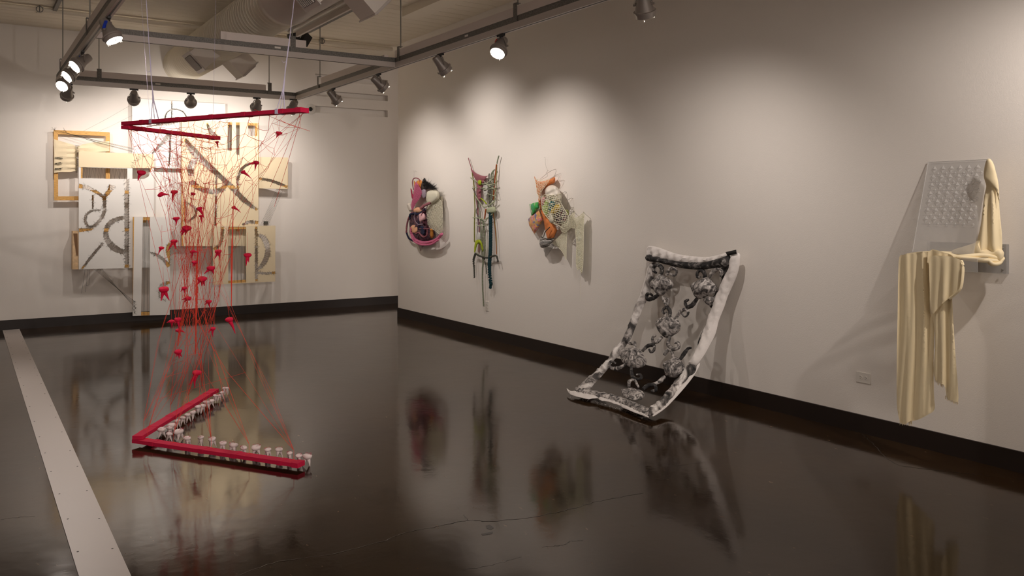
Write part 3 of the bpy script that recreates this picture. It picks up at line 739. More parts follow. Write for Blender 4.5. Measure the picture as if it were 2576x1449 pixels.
t = empty('stretcher_frame', cA(255, 1368, 0.06), 'short pale pine box frame sticking out left below the white canvas', 'artwork', 'stitched canvases on the back wall')
q = MB(); P = [cA(x, y, 0.16) for x, y in ((226, 1368), (281, 1368), (281, 1020), (228, 1020))]
q.hexa([P[0], P[1], P[1] + V((0, .14, 0)), P[0] + V((0, .14, 0)), P[3], P[2], P[2] + V((0, .14, 0)), P[3] + V((0, .14, 0))]); q.build('side_board', M['pale_pine'], t, 0)
q = MB(); P = [cA(x, y, 0.162) for x, y in ((262, 1240), (276, 1240), (272, 1040), (234, 1040))]; q.add(P + [p + V((0, -.004, 0)) for p in P], [(3, 2, 1, 0), (4, 5, 6, 7), (0, 1, 5, 4), (1, 2, 6, 5), (2, 3, 7, 6), (3, 0, 4, 7)]); q.build('knot_strip', mat('dark_knot', (120, 86, 56), 0.7), t, 0)
q = MB(); P = [cB(x, y, .05) for x, y in ((876, 872), (905, 872), (905, 846), (878, 846))]; q.hexa([P[0], P[1], P[1] + V((0, .066, 0)), P[0] + V((0, .066, 0)), P[3], P[2], P[2] + V((0, .066, 0)), P[3] + V((0, .066, 0))])
tag(q.build('wall_block', mat('grey_block', (92, 90, 82), 0.8), None, 0), 'tiny grey block on the wall above the square cream canvas', 'block')
# loose black threads between the canvases
def strands(label, lst, r=0.0013, knots=()):
    q = MB()
    for a, b in lst: q.tube([a, a.lerp(b, 0.5) + V((0, 0, -0.01)), b], r, 4, cap=False)
    for k in knots:
        for _ in range(7): q.tube([k, k + V((rnd.uniform(-1, 1), rnd.uniform(-.5, .5), rnd.uniform(-1, 1))) * 0.04], r, 4)
    tag(q.build('black_threads', M['black_thread'], None, 0), label, 'thread')
strands('black threads stretched from corner of pine frame to the top canvas', [(cA(60 + 12 * k, 97 + 3 * k, 0.11), cA(770 + 16 * (k % 3), 262 + 9 * k, 0.21)) for k in range(6)], knots=[cA(62, 97, .11), cA(150, 97, .11)])
strands('black threads running down from small right canvas to the square canvas', [(cB(975 + 8 * k, 578, 0.15), cB(840 + 9 * k, 880, 0.27)) for k in range(8)])
strands('black threads slanting from white canvas down to the narrow canvas', [(cA(420 + 14 * k, 1362, 0.18), wb(337 + 1.0 * k, 757 + 4 * k, 0.24)) for k in range(6)], knots=[wb(337, 758, .24), wb(338, 770, .24), wb(337, 780, .24), wb(338, 788, .24)])
strands('three loose black threads dangling below the left white canvas', [(wb(214, 678, .18), wb(205, 738, .17)), (wb(221, 678, .18), wb(215, 735, .17)), (wb(226, 678, .18), wb(224, 716, .17)), (wb(224, 716, .17), wb(216, 718, .17))])
strands('fine black threads from the top canvas corner to the left', [(wb(333, 262, .1), wb(200, 335, .02)), (wb(333, 290, .1), wb(215, 345, .02))], 0.0008)
# ------------------------------------------------------------------ hanging red thread sculpture
M['crimson'] = mat('crimson_felt_wrap', (208, 8, 66), 0.85, bump=0.3, bscale=220)
M['red_tooth'] = mat('red_wool_tooth', (226, 10, 66), 0.85, bump=0.5, bscale=160)
M['red_thread'] = mat('red_thread', (238, 72, 50), 0.8)
M['white_tooth'] = mat('white_cloth_tooth', (240, 222, 220), 0.8, bump=0.4, bscale=180)
M['pink_yarn'] = mat('pink_yarn', (190, 70, 96), 0.9)
M['white_cord'] = mat('white_cord', (214, 206, 232), 0.7)
LV = [onZ(350, 1108, 0.035), onZ(757, 1168, 0.035), onZ(540, 990, 0.035)]      # lower V: corner, near end, far end
UZ = 2.19
UV = [onZ(322, 311, UZ), onZ(766, 277, UZ), onZ(545, 339, UZ)]
def vframe(label, c, n, f, z, name, wrap, fz=0.026):
    t = empty(name, c, label, 'sculpture', None)
    def arm(a, b, nm, dz, w_=0.066, h=0.024):
        a = V((a.x, a.y, z + dz)); b = V((b.x, b.y, z + dz)); d = (b - a).normalized(); L = (b - a).length
        q = MB(); q.bar(a - d * 0.03, b, w_, h); o = q.build(nm, M['crimson'], t, 30)
        for k in range(wrap):
            s = L * (k + 0.5 + rnd.uniform(-.15, .15)) / wrap; q = MB(); q.bar(a + d * s, a + d * (s + 0.035), w_ + 0.004, h + 0.004); q.build('wrap_band', M['crimson'], o, 30)
        q = MB(); q.bar(b - d * 0.045, b + d * 0.002, w_ + 0.006, h + 0.006); q.build('end_wrap', M['crimson'], o, 30)
    arm(c, n, 'near_arm', 0.0); arm(c, f, 'far_arm', fz)
    return t
vframe('lower crimson V shaped bar hovering just above the floor', LV[0], LV[1], LV[2], 0.035, 'crimson_bar_frame', 4)
def arm_pts(Q, n): return Q[0].lerp(Q[1], n), Q[0].lerp(Q[2], n)
tU = vframe('upper crimson V shaped bar hanging from two white cords', UV[0], UV[1], UV[2], UZ, 'crimson_bar_frame', 5, -0.027)
for (px, f, arm_i, top, lab) in ((392, 0.17, 1, (365, -40), 'left white cord holding up the crimson bars'), (713, 0.88, 1, (748, -60), 'right white cord holding up the crimson bars')):
    P0 = UV[0].lerp(UV[arm_i], f); tp = at(top[0], top[1], 5.75)
    dirn = (tp - P0); tp = P0 + dirn * ((ZC - P0.z) / dirn.z)
    q = MB(); n_ = 26; pts = [P0.lerp(tp, i / n_) + V((rnd.uniform(-.0015, .0015), rnd.uniform(-.0015, .0015), 0)) for i in range(n_ + 1)]
    pts[0] = P0 + V((0, 0, .02)); q.tube(pts, 0.0024, 5)
    q.tube([pts[0] + V((0.03, 0.01, -.01)), pts[2] + V((0.004, 0, 0)), pts[4], pts[7]], 0.0035, 5)
    q.tube([pts[0] + V((-0.02, 0.01, -.01)), pts[2] + V((-0.004, 0, 0)), pts[3]], 0.0025, 5)
    q.tube([pts[5], pts[5] + V((-.02, 0, -.012)), pts[5] + V((-.03, 0, .002))], 0.0015, 4)
    d = (UV[arm_i] - UV[0]).normalized(); q.bar(P0 - d * 0.011, P0 + d * 0.011, 0.073, 0.031)
    tag(q.build('white_rope', M['white_cord']), lab, 'cord', 'cords of the crimson bars')
for (px0, py0, px1, py1, lab) in ((353, -30, 373, 247, 'thin pale line from the ceiling left of the left cord'), (540, 115, 535, 330, 'thin pale line hanging to the middle of the upper bar')):
    a = at(px0, py0, 6.6 if px0 < 400 else 7.4); b = at(px1, py1, 6.6 if px0 < 400 else 7.4); a = b + (a - b) * ((3.9 - b.z) / (a.z - b.z))
    q = MB(); q.tube([a, b, b + V((0.02, 0, -0.25))], 0.0011, 4); tag(q.build('hanging_line', M['white_cord']), lab, 'cord', 'cords of the crimson bars')

# thread web
def tri(u, v): return UV[0] + (UV[1] - UV[0]) * u + (UV[2] - UV[0]) * v
W0 = at(500, 860, 5.95)
cen = (UV[0] + UV[1] + UV[2]) / 3
web = MB(); nodes = {}
rs_ = random.Random(11)
strandsN = []
for i in range(50):
    if i < 20: u, v = (i + 0.5) / 20.0, 0.0
    elif i < 32: u, v = 0.0, (i - 19.5) / 12.0
    else:
        while True:
            u, v = rs_.random(), rs_.random()
            if u + v < 0.95: break
    strandsN.append((u, v, i >= 32))
levels = [0.0, 0.05, 0.10, 0.16, 0.23, 0.32, 0.42, 0.54, 0.68, 0.84, 1.0]
wz = 0.86
grid = []
for (u, v, inner) in strandsN:
    A = tri(u, v); Wp = V((W0.x + rs_.uniform(-.13, .13) + (A.x - cen.x) * 0.10, W0.y + rs_.uniform(-.16, .16) + (A.y - cen.y) * 0.10, wz + rs_.uniform(-.15, .15)))
    col = []
    for li, s in enumerate(levels):
        e = s ** 0.75 * 0.9 + 0.1 * s
        p = A.lerp(Wp, s); hor = 1 - (1 - s) ** 1.25
        p = V((A.x + (Wp.x - A.x) * hor, A.y + (Wp.y - A.y) * hor, A.z + (Wp.z - A.z) * s - (0.14 if inner and li == 0 else 0)))
        if 0 < li < len(levels) - 1: p += V((rs_.uniform(-.05, .05), rs_.uniform(-.05, .05), rs_.uniform(-.04, .04))) * (0.9 if li < 6 else 0.5)
        col.append(p)
    grid.append(col)
for ci, col in enumerate(grid):
    st_ = 1 if strandsN[ci][2] else 0
    r0 = rs_.choice((0.0007, 0.0009, 0.0012))
    web.tube(col[st_:], r0, 4, cap=False)
# cross links: each knot to near neighbours, dense near the top, sparse lower
for li in range(1, len(levels) - 1):
    pts = [c[li] for c in grid]; used = set()
    for i, p in enumerate(pts):
        ds = sorted((((p - q).length, j) for j, q in enumerate(pts) if j != i))
        k = 2 if li < 6 else 1
        if li >= 6 and rs_.random() < 0.45: continue
        for dd, j in ds[:k]:
            if (j, i) in used or dd > 0.55: continue
            used.add((i, j)); web.tube([p, p.lerp(pts[j], 0.5) + V((0, 0, -dd * 0.06)), pts[j]], 0.0008 if rs_.random() < .6 else 0.0012, 4, cap=False)
# long free threads
for _ in range(34):
    c = rs_.choice(grid); li = rs_.randrange(1, 6); a = c[li]; d2 = rs_.choice(grid)[rs_.randrange(7, 10)]
    web.tube([a, a.lerp(d2, .5) + V((rs_.uniform(-.03, .03), rs_.uniform(-.03, .03), 0)), d2], 0.0009, 4, cap=False)
# bundle at the waist and threads down to the lower bars
ties = [(UVt, k) for UVt, k in ()]
low = []
for f in (0.06, 0.23, 0.47, 0.70, 0.96): low.append(LV[0].lerp(LV[1], f) + V((0, 0, 0.02)))
for f in (0.05, 0.36, 0.60, 0.80): low.append(LV[0].lerp(LV[2], f) + V((0, 0, 0.054)))
for T in low:
    for k in range(5):
        c = rs_.choice(grid); a = c[-1 if k < 3 else -3]
        mid = a.lerp(T, rs_.uniform(.35, .7)) + V((rs_.uniform(-.05, .05), rs_.uniform(-.05, .05), rs_.uniform(-.05, .05))); kn = T + V((0, 0, 0.06))
        web.tube([a, mid, kn, T], 0.0008 if k else 0.0013, 4, cap=False)
    d = V((0.035, 0.0, 0)); web.tube([T + V((-.03, .01, -.012)), T + V((0, 0, .004)), T + V((.03, -.01, -.012))], 0.001, 5)
for i in range(12):
    a = low[rs_.randrange(9)].lerp(rs_.choice(grid)[-1], rs_.uniform(.3, .7)); b = low[rs_.randrange(9)].lerp(rs_.choice(grid)[-1], rs_.uniform(.3, .7))
    if (a - b).length < 0.7: web.tube([a, b], 0.0008, 4, cap=False)
for dx, top_, bot_ in ((0, (492, 700), (492, 890)), (-0.01, (470, 800), (447, 870)), (0.012, (580, 640), (582, 770))):
    for k in range(5): web.tube([at(top_[0] + k * 2, top_[1] - 40 * k, 5.9), at(bot_[0] + rs_.uniform(-1, 1), bot_[1], 5.9)], 0.0014, 4)
# slack loops near the upper right tip
for (a, b) in (((766, 283), (640, 375)), ((766, 283), (560, 460)), ((755, 285), (680, 470)), ((760, 284), (690, 520)), ((640, 275), (780, 330))):
    web.tube([at(a[0], a[1], 5.2), at((a[0] + b[0]) / 2, (a[1] + b[1]) / 2 + 4, 5.4), at(b[0], b[1], 5.6)], 0.0013, 4)
for (a, b) in (((322, 325), (356, 432)), ((322, 325), (470, 560)), ((322, 325), (412, 720)), ((326, 325), (520, 420))):
    web.tube([at(a[0], a[1], 5.8), at((a[0] + b[0]) / 2, (a[1] + b[1]) / 2 + 6, 5.85), at(b[0], b[1], 5.9)], 0.0013, 4)
tag(web.build('red_thread_web', M['red_thread'], None, 0), 'web of fine red threads strung between the two crimson bars', 'thread web', kind='stuff')

def tooth(mb, c, w_, roots, updir=V((0, 0, 1)), seed=0):
    """c centre of the crown, w_ its width, roots: end points in space"""
    rr = random.Random(seed); X = rot_to(updir); lob = rr.uniform(0, 6); k_ = rr.choice((3, 4))
    def fn(q):
        a = math.atan2(q.y, q.x); h = 1 + 0.10 * math.cos(k_ * a + lob) * (1 - abs(q.z))
        top = -0.35 * max(0, q.z) ** 2 * (1 - min(1, math.hypot(q.x, q.y) * 1.4))
        return V((q.x * h, q.y * h, (q.z * (0.50 if q.z > 0 else 0.72)) + top))
    mb.ball(c, w_ * 0.5, X, 14, 9, (1, 0.86, 0.95), fn)
    for e in roots:
        e = V(e); st = c + (e - c) * 0.12; L = (e - c).length
        b = (e - c).normalized().cross(V((0, 0, 1)))
        mid = c.lerp(e, 0.55) + V((rr.uniform(-.05, .05), rr.uniform(-.05, .05), 0.05)) * L
        mb.tube(spline([st, mid, e], 4), [w_ * 0.24, w_ * 0.23, w_ * 0.20, w_ * 0.17, w_ * 0.14, w_ * 0.11, w_ * 0.08, w_ * 0.055, w_ * 0.03], 8)
RT = [((356, 433), 24, [(347, 455)], 'largest one upper left, flat oval with single root', 0.5), ((403, 489), 19, [(427, 491)], 'dark one lying sideways, root pointing right', 0.4),
 ((438, 482), 18, [(434, 508)], 'bright one right of the dark sideways tooth', 0), ((486, 487), 14, [(480, 493)], 'small dark round one without visible root', 0.3),
 ((501, 524), 18, [(514, 550)], 'round bright one above a small pointed tooth', 0.3), ((443, 549), 17, [(443, 568)], 'flat topped one with a single short root, left of centre', 0),
 ((506, 543), 12, [(508, 564)], 'small narrow one right under the round bright tooth', 0), ((587, 521), 13, [(606, 535)], 'pale one on the right with root pointing right', 0.5),
 ((470, 573), 23, [(453, 585), (456, 594), (466, 591)], 'big bright one with three splayed roots in the centre', 0), ((611, 432), 15, [(633, 450)], 'one with long root pointing right, just below the rightmost pair', 0.4),
 ((645, 408), 16, [(622, 416), (641, 430)], 'top of the pair on the right, with two roots', 0.3), ((702, 334), 17, [(695, 347)], 'topmost one, alone at far right near the bar tip', 0.3),
 ((546, 357), 10, [(549, 374)], 'smallest one, high up just under the short upper bar', 0), ((438, 606), 17, [(421, 633), (441, 628)], 'dark one with long left root, in the left half', 0.1),
 ((406, 623), 14, [(398, 641)], 'leftmost one at mid height, root down left', 0.3), ((484, 632), 14, [(500, 636), (482, 650)], 'one with a sideways spur at mid height', 0.2),
 ((490, 659), 16, [(484, 671), (490, 671)], 'short stubby one right under the spurred tooth', 0), ((549, 632), 18, [(539, 652), (553, 654)], 'one with two straight roots right of centre', 0),
 ((623, 641), 20, [(619, 669), (626, 660)], 'rightmost one at mid height, wide crown', 0), ((531, 674), 21, [(514, 689), (537, 690)], 'wide one with roots spread left and right', 0),
 ((508, 701), 24, [(497, 716), (508, 720), (515, 719)], 'mushroom like one with three short roots', 0), ((412, 727), 27, [(405, 757), (426, 756)], 'largest low one at left with two long roots like legs', 0),
 ((464, 724), 14, [(454, 734), (463, 738)], 'small one left of the mushroom like tooth', 0), ((474, 750), 17, [(457, 754), (463, 761)], 'small one with two roots pointing left', 0.2),
 ((525, 758), 16, [(515, 767), (529, 776)], 'small one in front of the baseboard top', 0.1), ((432, 808), 15, [(419, 812), (432, 826)], 'left of the close trio before the baseboard', 0.2),
 ((447, 803), 18, [(440, 814), (451, 832)], 'upper right of the close trio before the baseboard', 0), ((449, 830), 15, [(441, 834), (455, 845), (466, 837)], 'lowest of the close trio before the baseboard', 0),
 ((577, 803), 22, [(592, 839)], 'one with a very long single root over the floor', 0), ((536, 826), 14, [(523, 837), (536, 849)], 'small two rooted one left of the long rooted tooth', 0),
 ((448, 884), 20, [(444, 898), (451, 902), (458, 898)], 'second lowest one, with three tiny roots', 0), ((495, 937), 23, [(476, 969), (490, 976)], 'lowest one, just above the far crimson bar', 0)]
for i, (c, w_, roots, lab, tilt) in enumerate(RT):
    dt = 5.75 + 0.012 * ((i * 37) % 29); C_ = at(c[0], c[1], dt); sc = dt / FPX
    q = MB(); ends = [at(a, b, dt + 0.02 * (k - 0.5)) for k, (a, b) in enumerate(roots)]
    av = sum(ends, V((0, 0, 0))) / len(ends); up = (C_ - av).normalized() * (0.4 + tilt * 1.6) + V((0, 0, 1)) - D * 0.35
    tooth(q, C_, w_ * sc, ends, up, i)
    th_ = MB(); th_.tube([C_ + V((0, 0, w_ * sc * .2)), C_ + V((rnd.uniform(-.03, .03), rnd.uniform(-.03, .03), 0.16))], 0.0009, 4)
    o = q.build('red_tooth', M['red_tooth'], None, 60); tag(o, 'red stuffed tooth, ' + lab, 'tooth', 'red teeth hanging in the thread web')
    th_.build('tie_thread', M['red_thread'], o, 0)
WT = [(430, 885, 92), (510, 868, 70), (505, 930, 70), (600, 905, 108), (690, 972, 80), (825, 965, 70), (940, 982, 88), (1050, 1022, 80), (1155, 1040, 98), (1260, 1070, 80), (1385, 1066, 102), (1503, 1090, 76), (1617, 1088, 82), (1725, 1126, 66), (1818, 1150, 72), (1905, 1156, 106),
      (530, 842, 84), (590, 797, 66), (645, 767, 62), (692, 737, 70), (745, 712, 72), (795, 657, 70), (845, 645, 66), (885, 608, 76), (935, 595, 60), (972, 543, 54), (1012, 541, 48), (1040, 512, 52), (1060, 467, 44), (1092, 467, 40)]
names_near = ['at the inner corner of the V', 'second from the inner corner, behind the first', 'beside the first on its right', 'large one with red yarn near the corner', 'round one half hidden by the near bar', 'plain beige one', 'with two lumpy crowns', 'small pink yarn one at bar middle', 'wide one with flat crown, right of bar middle', 'narrow one left of the right thread tie', 'wide one right of the thread tie', 'sixth from the right end of the near bar', 'fourth from the right end, tall crown', 'third from right end, smallest crown', 'second from the right end', 'rightmost, standing clear of the bar tip']
for i, (x, y, w_) in enumerate(WT):
    far = i >= 16
    px, py = 300 + x / 4.025, 860 + y / 4.025
    h = 0.060; C_ = onZ(px, py, h); t_ = (C_ - CP).dot(D); cw = w_ / 4.025 * t_ / FPX
    if far: cw = min(cw, 0.066)
    a0 = rnd.uniform(0, 6); nr = 3 if w_ > 75 else 2 + (i % 2)
    ends = [V((C_.x + cw * 0.46 * math.cos(a0 + 2 * PI * k / nr), C_.y + cw * 0.46 * math.sin(a0 + 2 * PI * k / nr), 0.002)) for k in range(nr)]
    q = MB(); tooth(q, C_, cw, ends, V((rnd.uniform(-.15, .15), rnd.uniform(-.15, .15), 1)), 100 + i)
    o = q.build('white_tooth', M['white_tooth'], None, 60)
    lab = ('white tooth on floor by near bar, ' + names_near[i]) if not far else ('white tooth on floor by far bar, number %s from the corner' % ['first', 'second', 'third', 'fourth', 'fifth', 'sixth', 'seventh', 'eighth', 'ninth', 'tenth', 'eleventh', 'twelfth', 'second last, by the tip and', 'last and most distant'][i - 16]).replace('number first', 'the first').replace('number ', 'the ')
    tag(o, lab.replace(' and from the corner', '').replace('distant from the corner', 'distant'), 'tooth', 'white teeth standing along the crimson bar')
    q = MB()
    for k in range(3):
        a = a0 + k * 1.1; q.tube([C_ + V((math.cos(a + s * 0.5) * cw * 0.44 * math.cos(s - 1.2), math.sin(a + s * 0.5) * cw * 0.40 * math.cos(s - 1.2), cw * 0.235 * math.cos((s - 1.2) * 1.1))) for s in [j * 0.3 for j in range(9)]], 0.0009, 4)
    q.build('yarn_wrap', M['pink_yarn'], o, 0)
# ------------------------------------------------------------------ three yarn works on the right wall
cF = crop(1000, 380, 3.536, wr)
Y = {}
def yarn(n, rgb, scale=60, var=0.25): 
    if n not in Y: Y[n] = knit('yarn_' + n, rgb, scale, var)
    return Y[n]
pink = yarn('pink', (226, 122, 158)); mauve = yarn('mauve', (172, 106, 116)); navy = yarn('navy', (34, 40, 72)); cream = yarn('cream', (246, 238, 214)); plum = yarn('plum', (92, 44, 58))
lime = yarn('lime', (186, 205, 40)); teal = yarn('teal', (12, 58, 66)); sage = yarn('sage', (148, 156, 130)); grey = yarn('grey', (112, 112, 100)); ochre = yarn('ochre', (200, 130, 48)); lilac = yarn('lilac', (178, 160, 176)); orange = yarn('orange', (255, 150, 84), 90, 0.15); white_y = yarn('white', (226, 224, 218)); dgrey = yarn('dark_grey', (78, 78, 68)); olive = yarn('olive', (150, 152, 60)); palegreen = yarn('pale_green', (192, 198, 166)); rust = yarn('rust', (176, 88, 34))
stripe = ramp_mat('striped_cloth', [(0.0, (236, 196, 150)), (0.45, (226, 150, 84)), (0.55, (240, 226, 200)), (1, (224, 120, 100))], 18, kind='wave', distort=1.5)
darkmix = ramp_mat('dark_mixed_yarn', [(0.3, (34, 26, 44)), (0.5, (70, 40, 60)), (0.6, (120, 78, 84)), (0.75, (44, 44, 70))], 34, bump=1.0)
t = empty('yarn_bag_sculpture', cF(230, 860, 0.0), 'bulging crocheted bag of pink, navy and cream yarn with black hair tuft', 'artwork', 'yarn works on the right wall')
def P_(nm, m, poly, bulge, base=0.02, cell=14, back=0.3, w_=0.004, wl=14, fn=None, **k):
    q = MB(); puff(q, poly, fn or CF, cell, bulge, base, back, w_, wl, **k); return q.build(nm, m, T_, 50)
def C_(nm, m, lst, bead=0.0, fn=None, **k):
    q = MB()
    for pts, r, off in lst: cord(q, pts, fn or CF, r, off, bead=bead, **k)
    return q.build(nm, m, T_, 60)
def N_(nm, m, poly, sp, r, off, angs=(20, -50), fn=None, **k):
    q = MB(); net(q, poly, fn or CF, sp, r, off, angs, **k); return q.build(nm, m, T_, 0)
T_, CF = t, cF
P_('inner_pouch', darkmix, [(120, 560), (190, 510), (270, 520), (285, 640), (335, 740), (280, 800), (200, 815), (130, 770), (105, 660)], 0.07, 0.03, 16, w_=0.012, wl=11)
N_('pink_crochet_stitches', pink, [(165, 275), (205, 340), (216, 378), (190, 430), (160, 470), (130, 528), (124, 470), (142, 400), (150, 330)], 6, 0.0026, 0.088, (70, -20), jit=1.5)
P_('pink_crochet_panel', pink, [(165, 275), (205, 340), (216, 378), (190, 430), (160, 470), (130, 528), (124, 470), (142, 400), (150, 330)], 0.03, 0.05)
P_('red_edge', yarn('rose', (190, 50, 90)), [(116, 332), (128, 345), (134, 380), (146, 400), (130, 425), (120, 380)], 0.012, 0.03, 8)
C_('shoulder_loop', mauve, [([(142, 345), (134, 290), (140, 250), (165, 240), (195, 255), (202, 290)], 0.0085, 0.045)], bead=0.6)
P_('orange_cloth', mat('orange_cloth', (214, 138, 62), 0.8), [(146, 262), (166, 290), (176, 265), (215, 262), (216, 330), (208, 368), (190, 330), (165, 300), (150, 330)], 0.015, 0.035, 9)
P_('hair_tuft', M['black'], [(237, 238), (262, 272), (300, 292), (318, 335), (280, 335), (240, 347), (212, 345), (210, 300)], 0.03, 0.06, 10)
q = MB()
for k in range(240):
    a = rnd.uniform(0, 1); x0, y0 = 222 + 95 * a, 340 - 60 * rnd.random() * (1 - a) - 8; L = rnd.uniform(20, 60); an = math.radians(rnd.uniform(-110, -30) if a < .5 else rnd.uniform(-60, 30))
    x1, y1 = x0 + L * math.cos(an), max(232, y0 + L * math.sin(an)); q.tube([cF(x0, y0, .08), cF((x0 + x1) / 2 + 3, (y0 + y1) / 2, .10), cF(x1, y1, .085)], [.0016, .0013, .0004], 4, cap=False)
q.build('hair_strands', M['black'], t, 0)
P_('lilac_knot', lilac, [(216, 338), (250, 338), (258, 390), (240, 425), (212, 400)], 0.035, 0.06, 10)
P_('cream_shoulder', cream, [(256, 372), (290, 350), (345, 348), (372, 375), (370, 420), (345, 455), (300, 478), (262, 455), (250, 410)], 0.075, 0.05, 11, w_=0.003)
P_('lace_lining', yarn('pale_lace', (228, 218, 196)), [(268, 465), (340, 440), (392, 400), (402, 440), (398, 560), (392, 650), (350, 700), (300, 670), (266, 650)], 0.02, 0.02, 16)
N_('lace_net', cream, [(262, 455), (330, 455), (372, 430), (396, 470), (402, 560), (402, 700), (372, 738), (345, 715), (300, 690), (266, 688)], 8, 0.0026, 0.068, (88, 8), jit=2.2, bulge=0.02)
q = MB()
for k in range(16):
    x = 300 + 8 * k; q.tube([cF(x, 600 + rnd.uniform(0, 60), .05), cF(x + rnd.uniform(-4, 4), 700 + rnd.uniform(-20, 20), .04), cF(x + rnd.uniform(-6, 6), 745 + rnd.uniform(-20, 60), .02)], 0.0009, 4)
q.build('fringe', cream, t, 0)
P_('white_bulge', mat('white_satin', (226, 218, 208), 0.5), [(84, 472), (112, 464), (128, 500), (132, 530), (106, 536), (90, 505)], 0.03, 0.02, 9)
P_('striped_bulge', stripe, [(140, 520), (175, 500), (214, 508), (226, 540), (190, 552), (150, 550)], 0.04, 0.06, 10)
P_('pale_pink_bulge', mat('pale_pink_cloth', (226, 176, 182), 0.6), [(176, 562), (232, 536), (252, 600), (215, 640), (185, 620)], 0.05, 0.07, 10)
P_('striped_pouch', stripe, [(112, 690), (140, 652), (180, 650), (182, 720), (145, 742)], 0.045, 0.06, 10)
P_('ochre_knot', ochre, [(284, 690), (314, 698), (320, 760), (292, 776), (276, 730)], 0.035, 0.06, 9)
P_('navy_knot', navy, [(190, 680), (222, 660), (250, 700), (240, 748), (205, 740)], 0.04, 0.085, 10)
C_('navy_braid', navy, [([(112, 610), (112, 568), (150, 556), (192, 560), (246, 520)], 0.016, 0.095), ([(186, 560), (188, 640), (186, 700)], 0.008, 0.105), ([(78, 720), (100, 775), (140, 800)], 0.014, 0.04)], bead=0.7, period=0.02)
C_('mauve_sleeve', mauve, [([(208, 512), (240, 485), (290, 464)], 0.020, 0.12)], bead=0.7, period=0.018)
C_('mauve_strap', mauve, [([(130, 545), (98, 600), (82, 670), (78, 725)], 0.014, 0.045)], bead=0.7, period=0.018)
C_('plum_braid', plum, [([(236, 530), (222, 590), (240, 650)], 0.024, 0.10), ([(250, 620), (262, 680), (240, 700)], 0.014, 0.11)], bead=0.7, period=0.022)
C_('pink_curl', mauve, [([(165, 735), (190, 725), (210, 750), (235, 765), (262, 745), (264, 690)], 0.010, 0.12), ([(190, 690), (240, 690), (290, 688)], 0.005, 0.12)], bead=0.5)
C_('pink_chain_rim', pink, [([(118, 680), (126, 735), (160, 790), (225, 815), (300, 808), (355, 782), (396, 738)], 0.022, 0.085), ([(116, 690), (120, 745), (150, 805), (220, 834), (300, 828), (365, 790)], 0.013, 0.10)], bead=1.0, period=0.028)
P_('lower_point', mat('grey_violet_cloth', (170, 152, 150), 0.8), [(180, 822), (232, 836), (220, 865), (206, 892), (194, 860)], 0.02, 0.03, 9)
C_('hanging_thread', lilac, [([(150, 175), (148, 205), (146, 240)], 0.001, 0.02)])
C_('wall_nails', M['rod'], [([(138, 174, -.01), (138, 174, .02)], 0.002, 0), ([(158, 175, -.01), (158, 175, .02)], 0.002, 0)])
C_('lilac_strand', lilac, [([(160, 540), (150, 600), (180, 650), (230, 650)], 0.005, 0.11), ([(270, 480), (250, 520)], 0.006, 0.1)], bead=0.5)

t = empty('yarn_ladder_hanging', cF(765, 1380, 0.0), 'long narrow knotted hanging of green, mauve and teal cords', 'artwork', 'yarn works on the right wall')
T_, CF = t, cF
C_('left_strap', mauve, [([(630, 62), (645, 112), (662, 165)], 0.006, 0.02)], bead=0.6)
C_('right_strap', sage, [([(901, 42), (892, 75), (884, 112)], 0.008, 0.02)], bead=0.8)
P_('mauve_yoke', mauve, [(650, 152), (690, 190), (740, 215), (790, 222), (835, 205), (790, 232), (775, 262), (735, 262), (702, 262), (672, 215)], 0.015, 0.02, 10)
P_('mauve_ladder', mauve, [(702, 258), (772, 258), (762, 300), (745, 345), (742, 438), (716, 445), (702, 380), (706, 320)], 0.02, 0.022, 9, w_=0.008, wl=7)
P_('lime_patch', lime, [(718, 262), (746, 264), (742, 302), (716, 296)], 0.02, 0.045, 8)
P_('white_lace_strip', white_y, [(762, 300), (802, 290), (812, 350), (796, 420), (780, 450), (765, 380)], 0.02, 0.02, 9, w_=0.008, wl=6)
P_('white_lower_lace', white_y, [(700, 730), (736, 728), (738, 790), (702, 792)], 0.015, 0.03, 8)
P_('knitted_green_block', palegreen, [(796, 512), (864, 496), (868, 546), (800, 556)], 0.03, 0.03, 9)
C_('olive_chain', olive, [([(664, 190), (680, 300), (684, 400), (688, 520), (684, 650), (684, 810)], 0.009, 0.025)], bead=1, period=.016)
C_('mauve_chain', mauve, [([(672, 240), (682, 330), (700, 430), (716, 560), (728, 700), (722, 900)], 0.009, 0.022), ([(700, 420), (716, 500), (712, 600)], 0.008, 0.03)], bead=1, period=.016)
C_('sage_chain', sage, [([(862, 165), (834, 210), (828, 330), (830, 470), (826, 560)], 0.010, 0.025), ([(850, 180), (850, 300), (846, 440)], 0.008, 0.03), ([(742, 600), (768, 660), (776, 800), (772, 900), (756, 1050), (756, 1200), (766, 1382)], 0.011, 0.028), ([(768, 620), (752, 760), (752, 900), (760, 1000)], 0.009, 0.025), ([(690, 380), (712, 450), (732, 540), (738, 640), (742, 760)], 0.008, 0.03)], bead=1, period=.018)
C_('orange_chain', rust, [([(880, 118), (868, 240), (858, 360), (850, 430)], 0.009, 0.028), ([(786, 515), (780, 560), (774, 606)], 0.010, 0.035), ([(846, 520), (862, 640), (874, 760), (880, 920)], 0.006, 0.024)], bead=1, period=.014)
C_('olive_side_cord', olive, [([(885, 120), (878, 300), (864, 430), (852, 520), (866, 640), (878, 760), (882, 915)], 0.004, 0.02)], bead=.6)
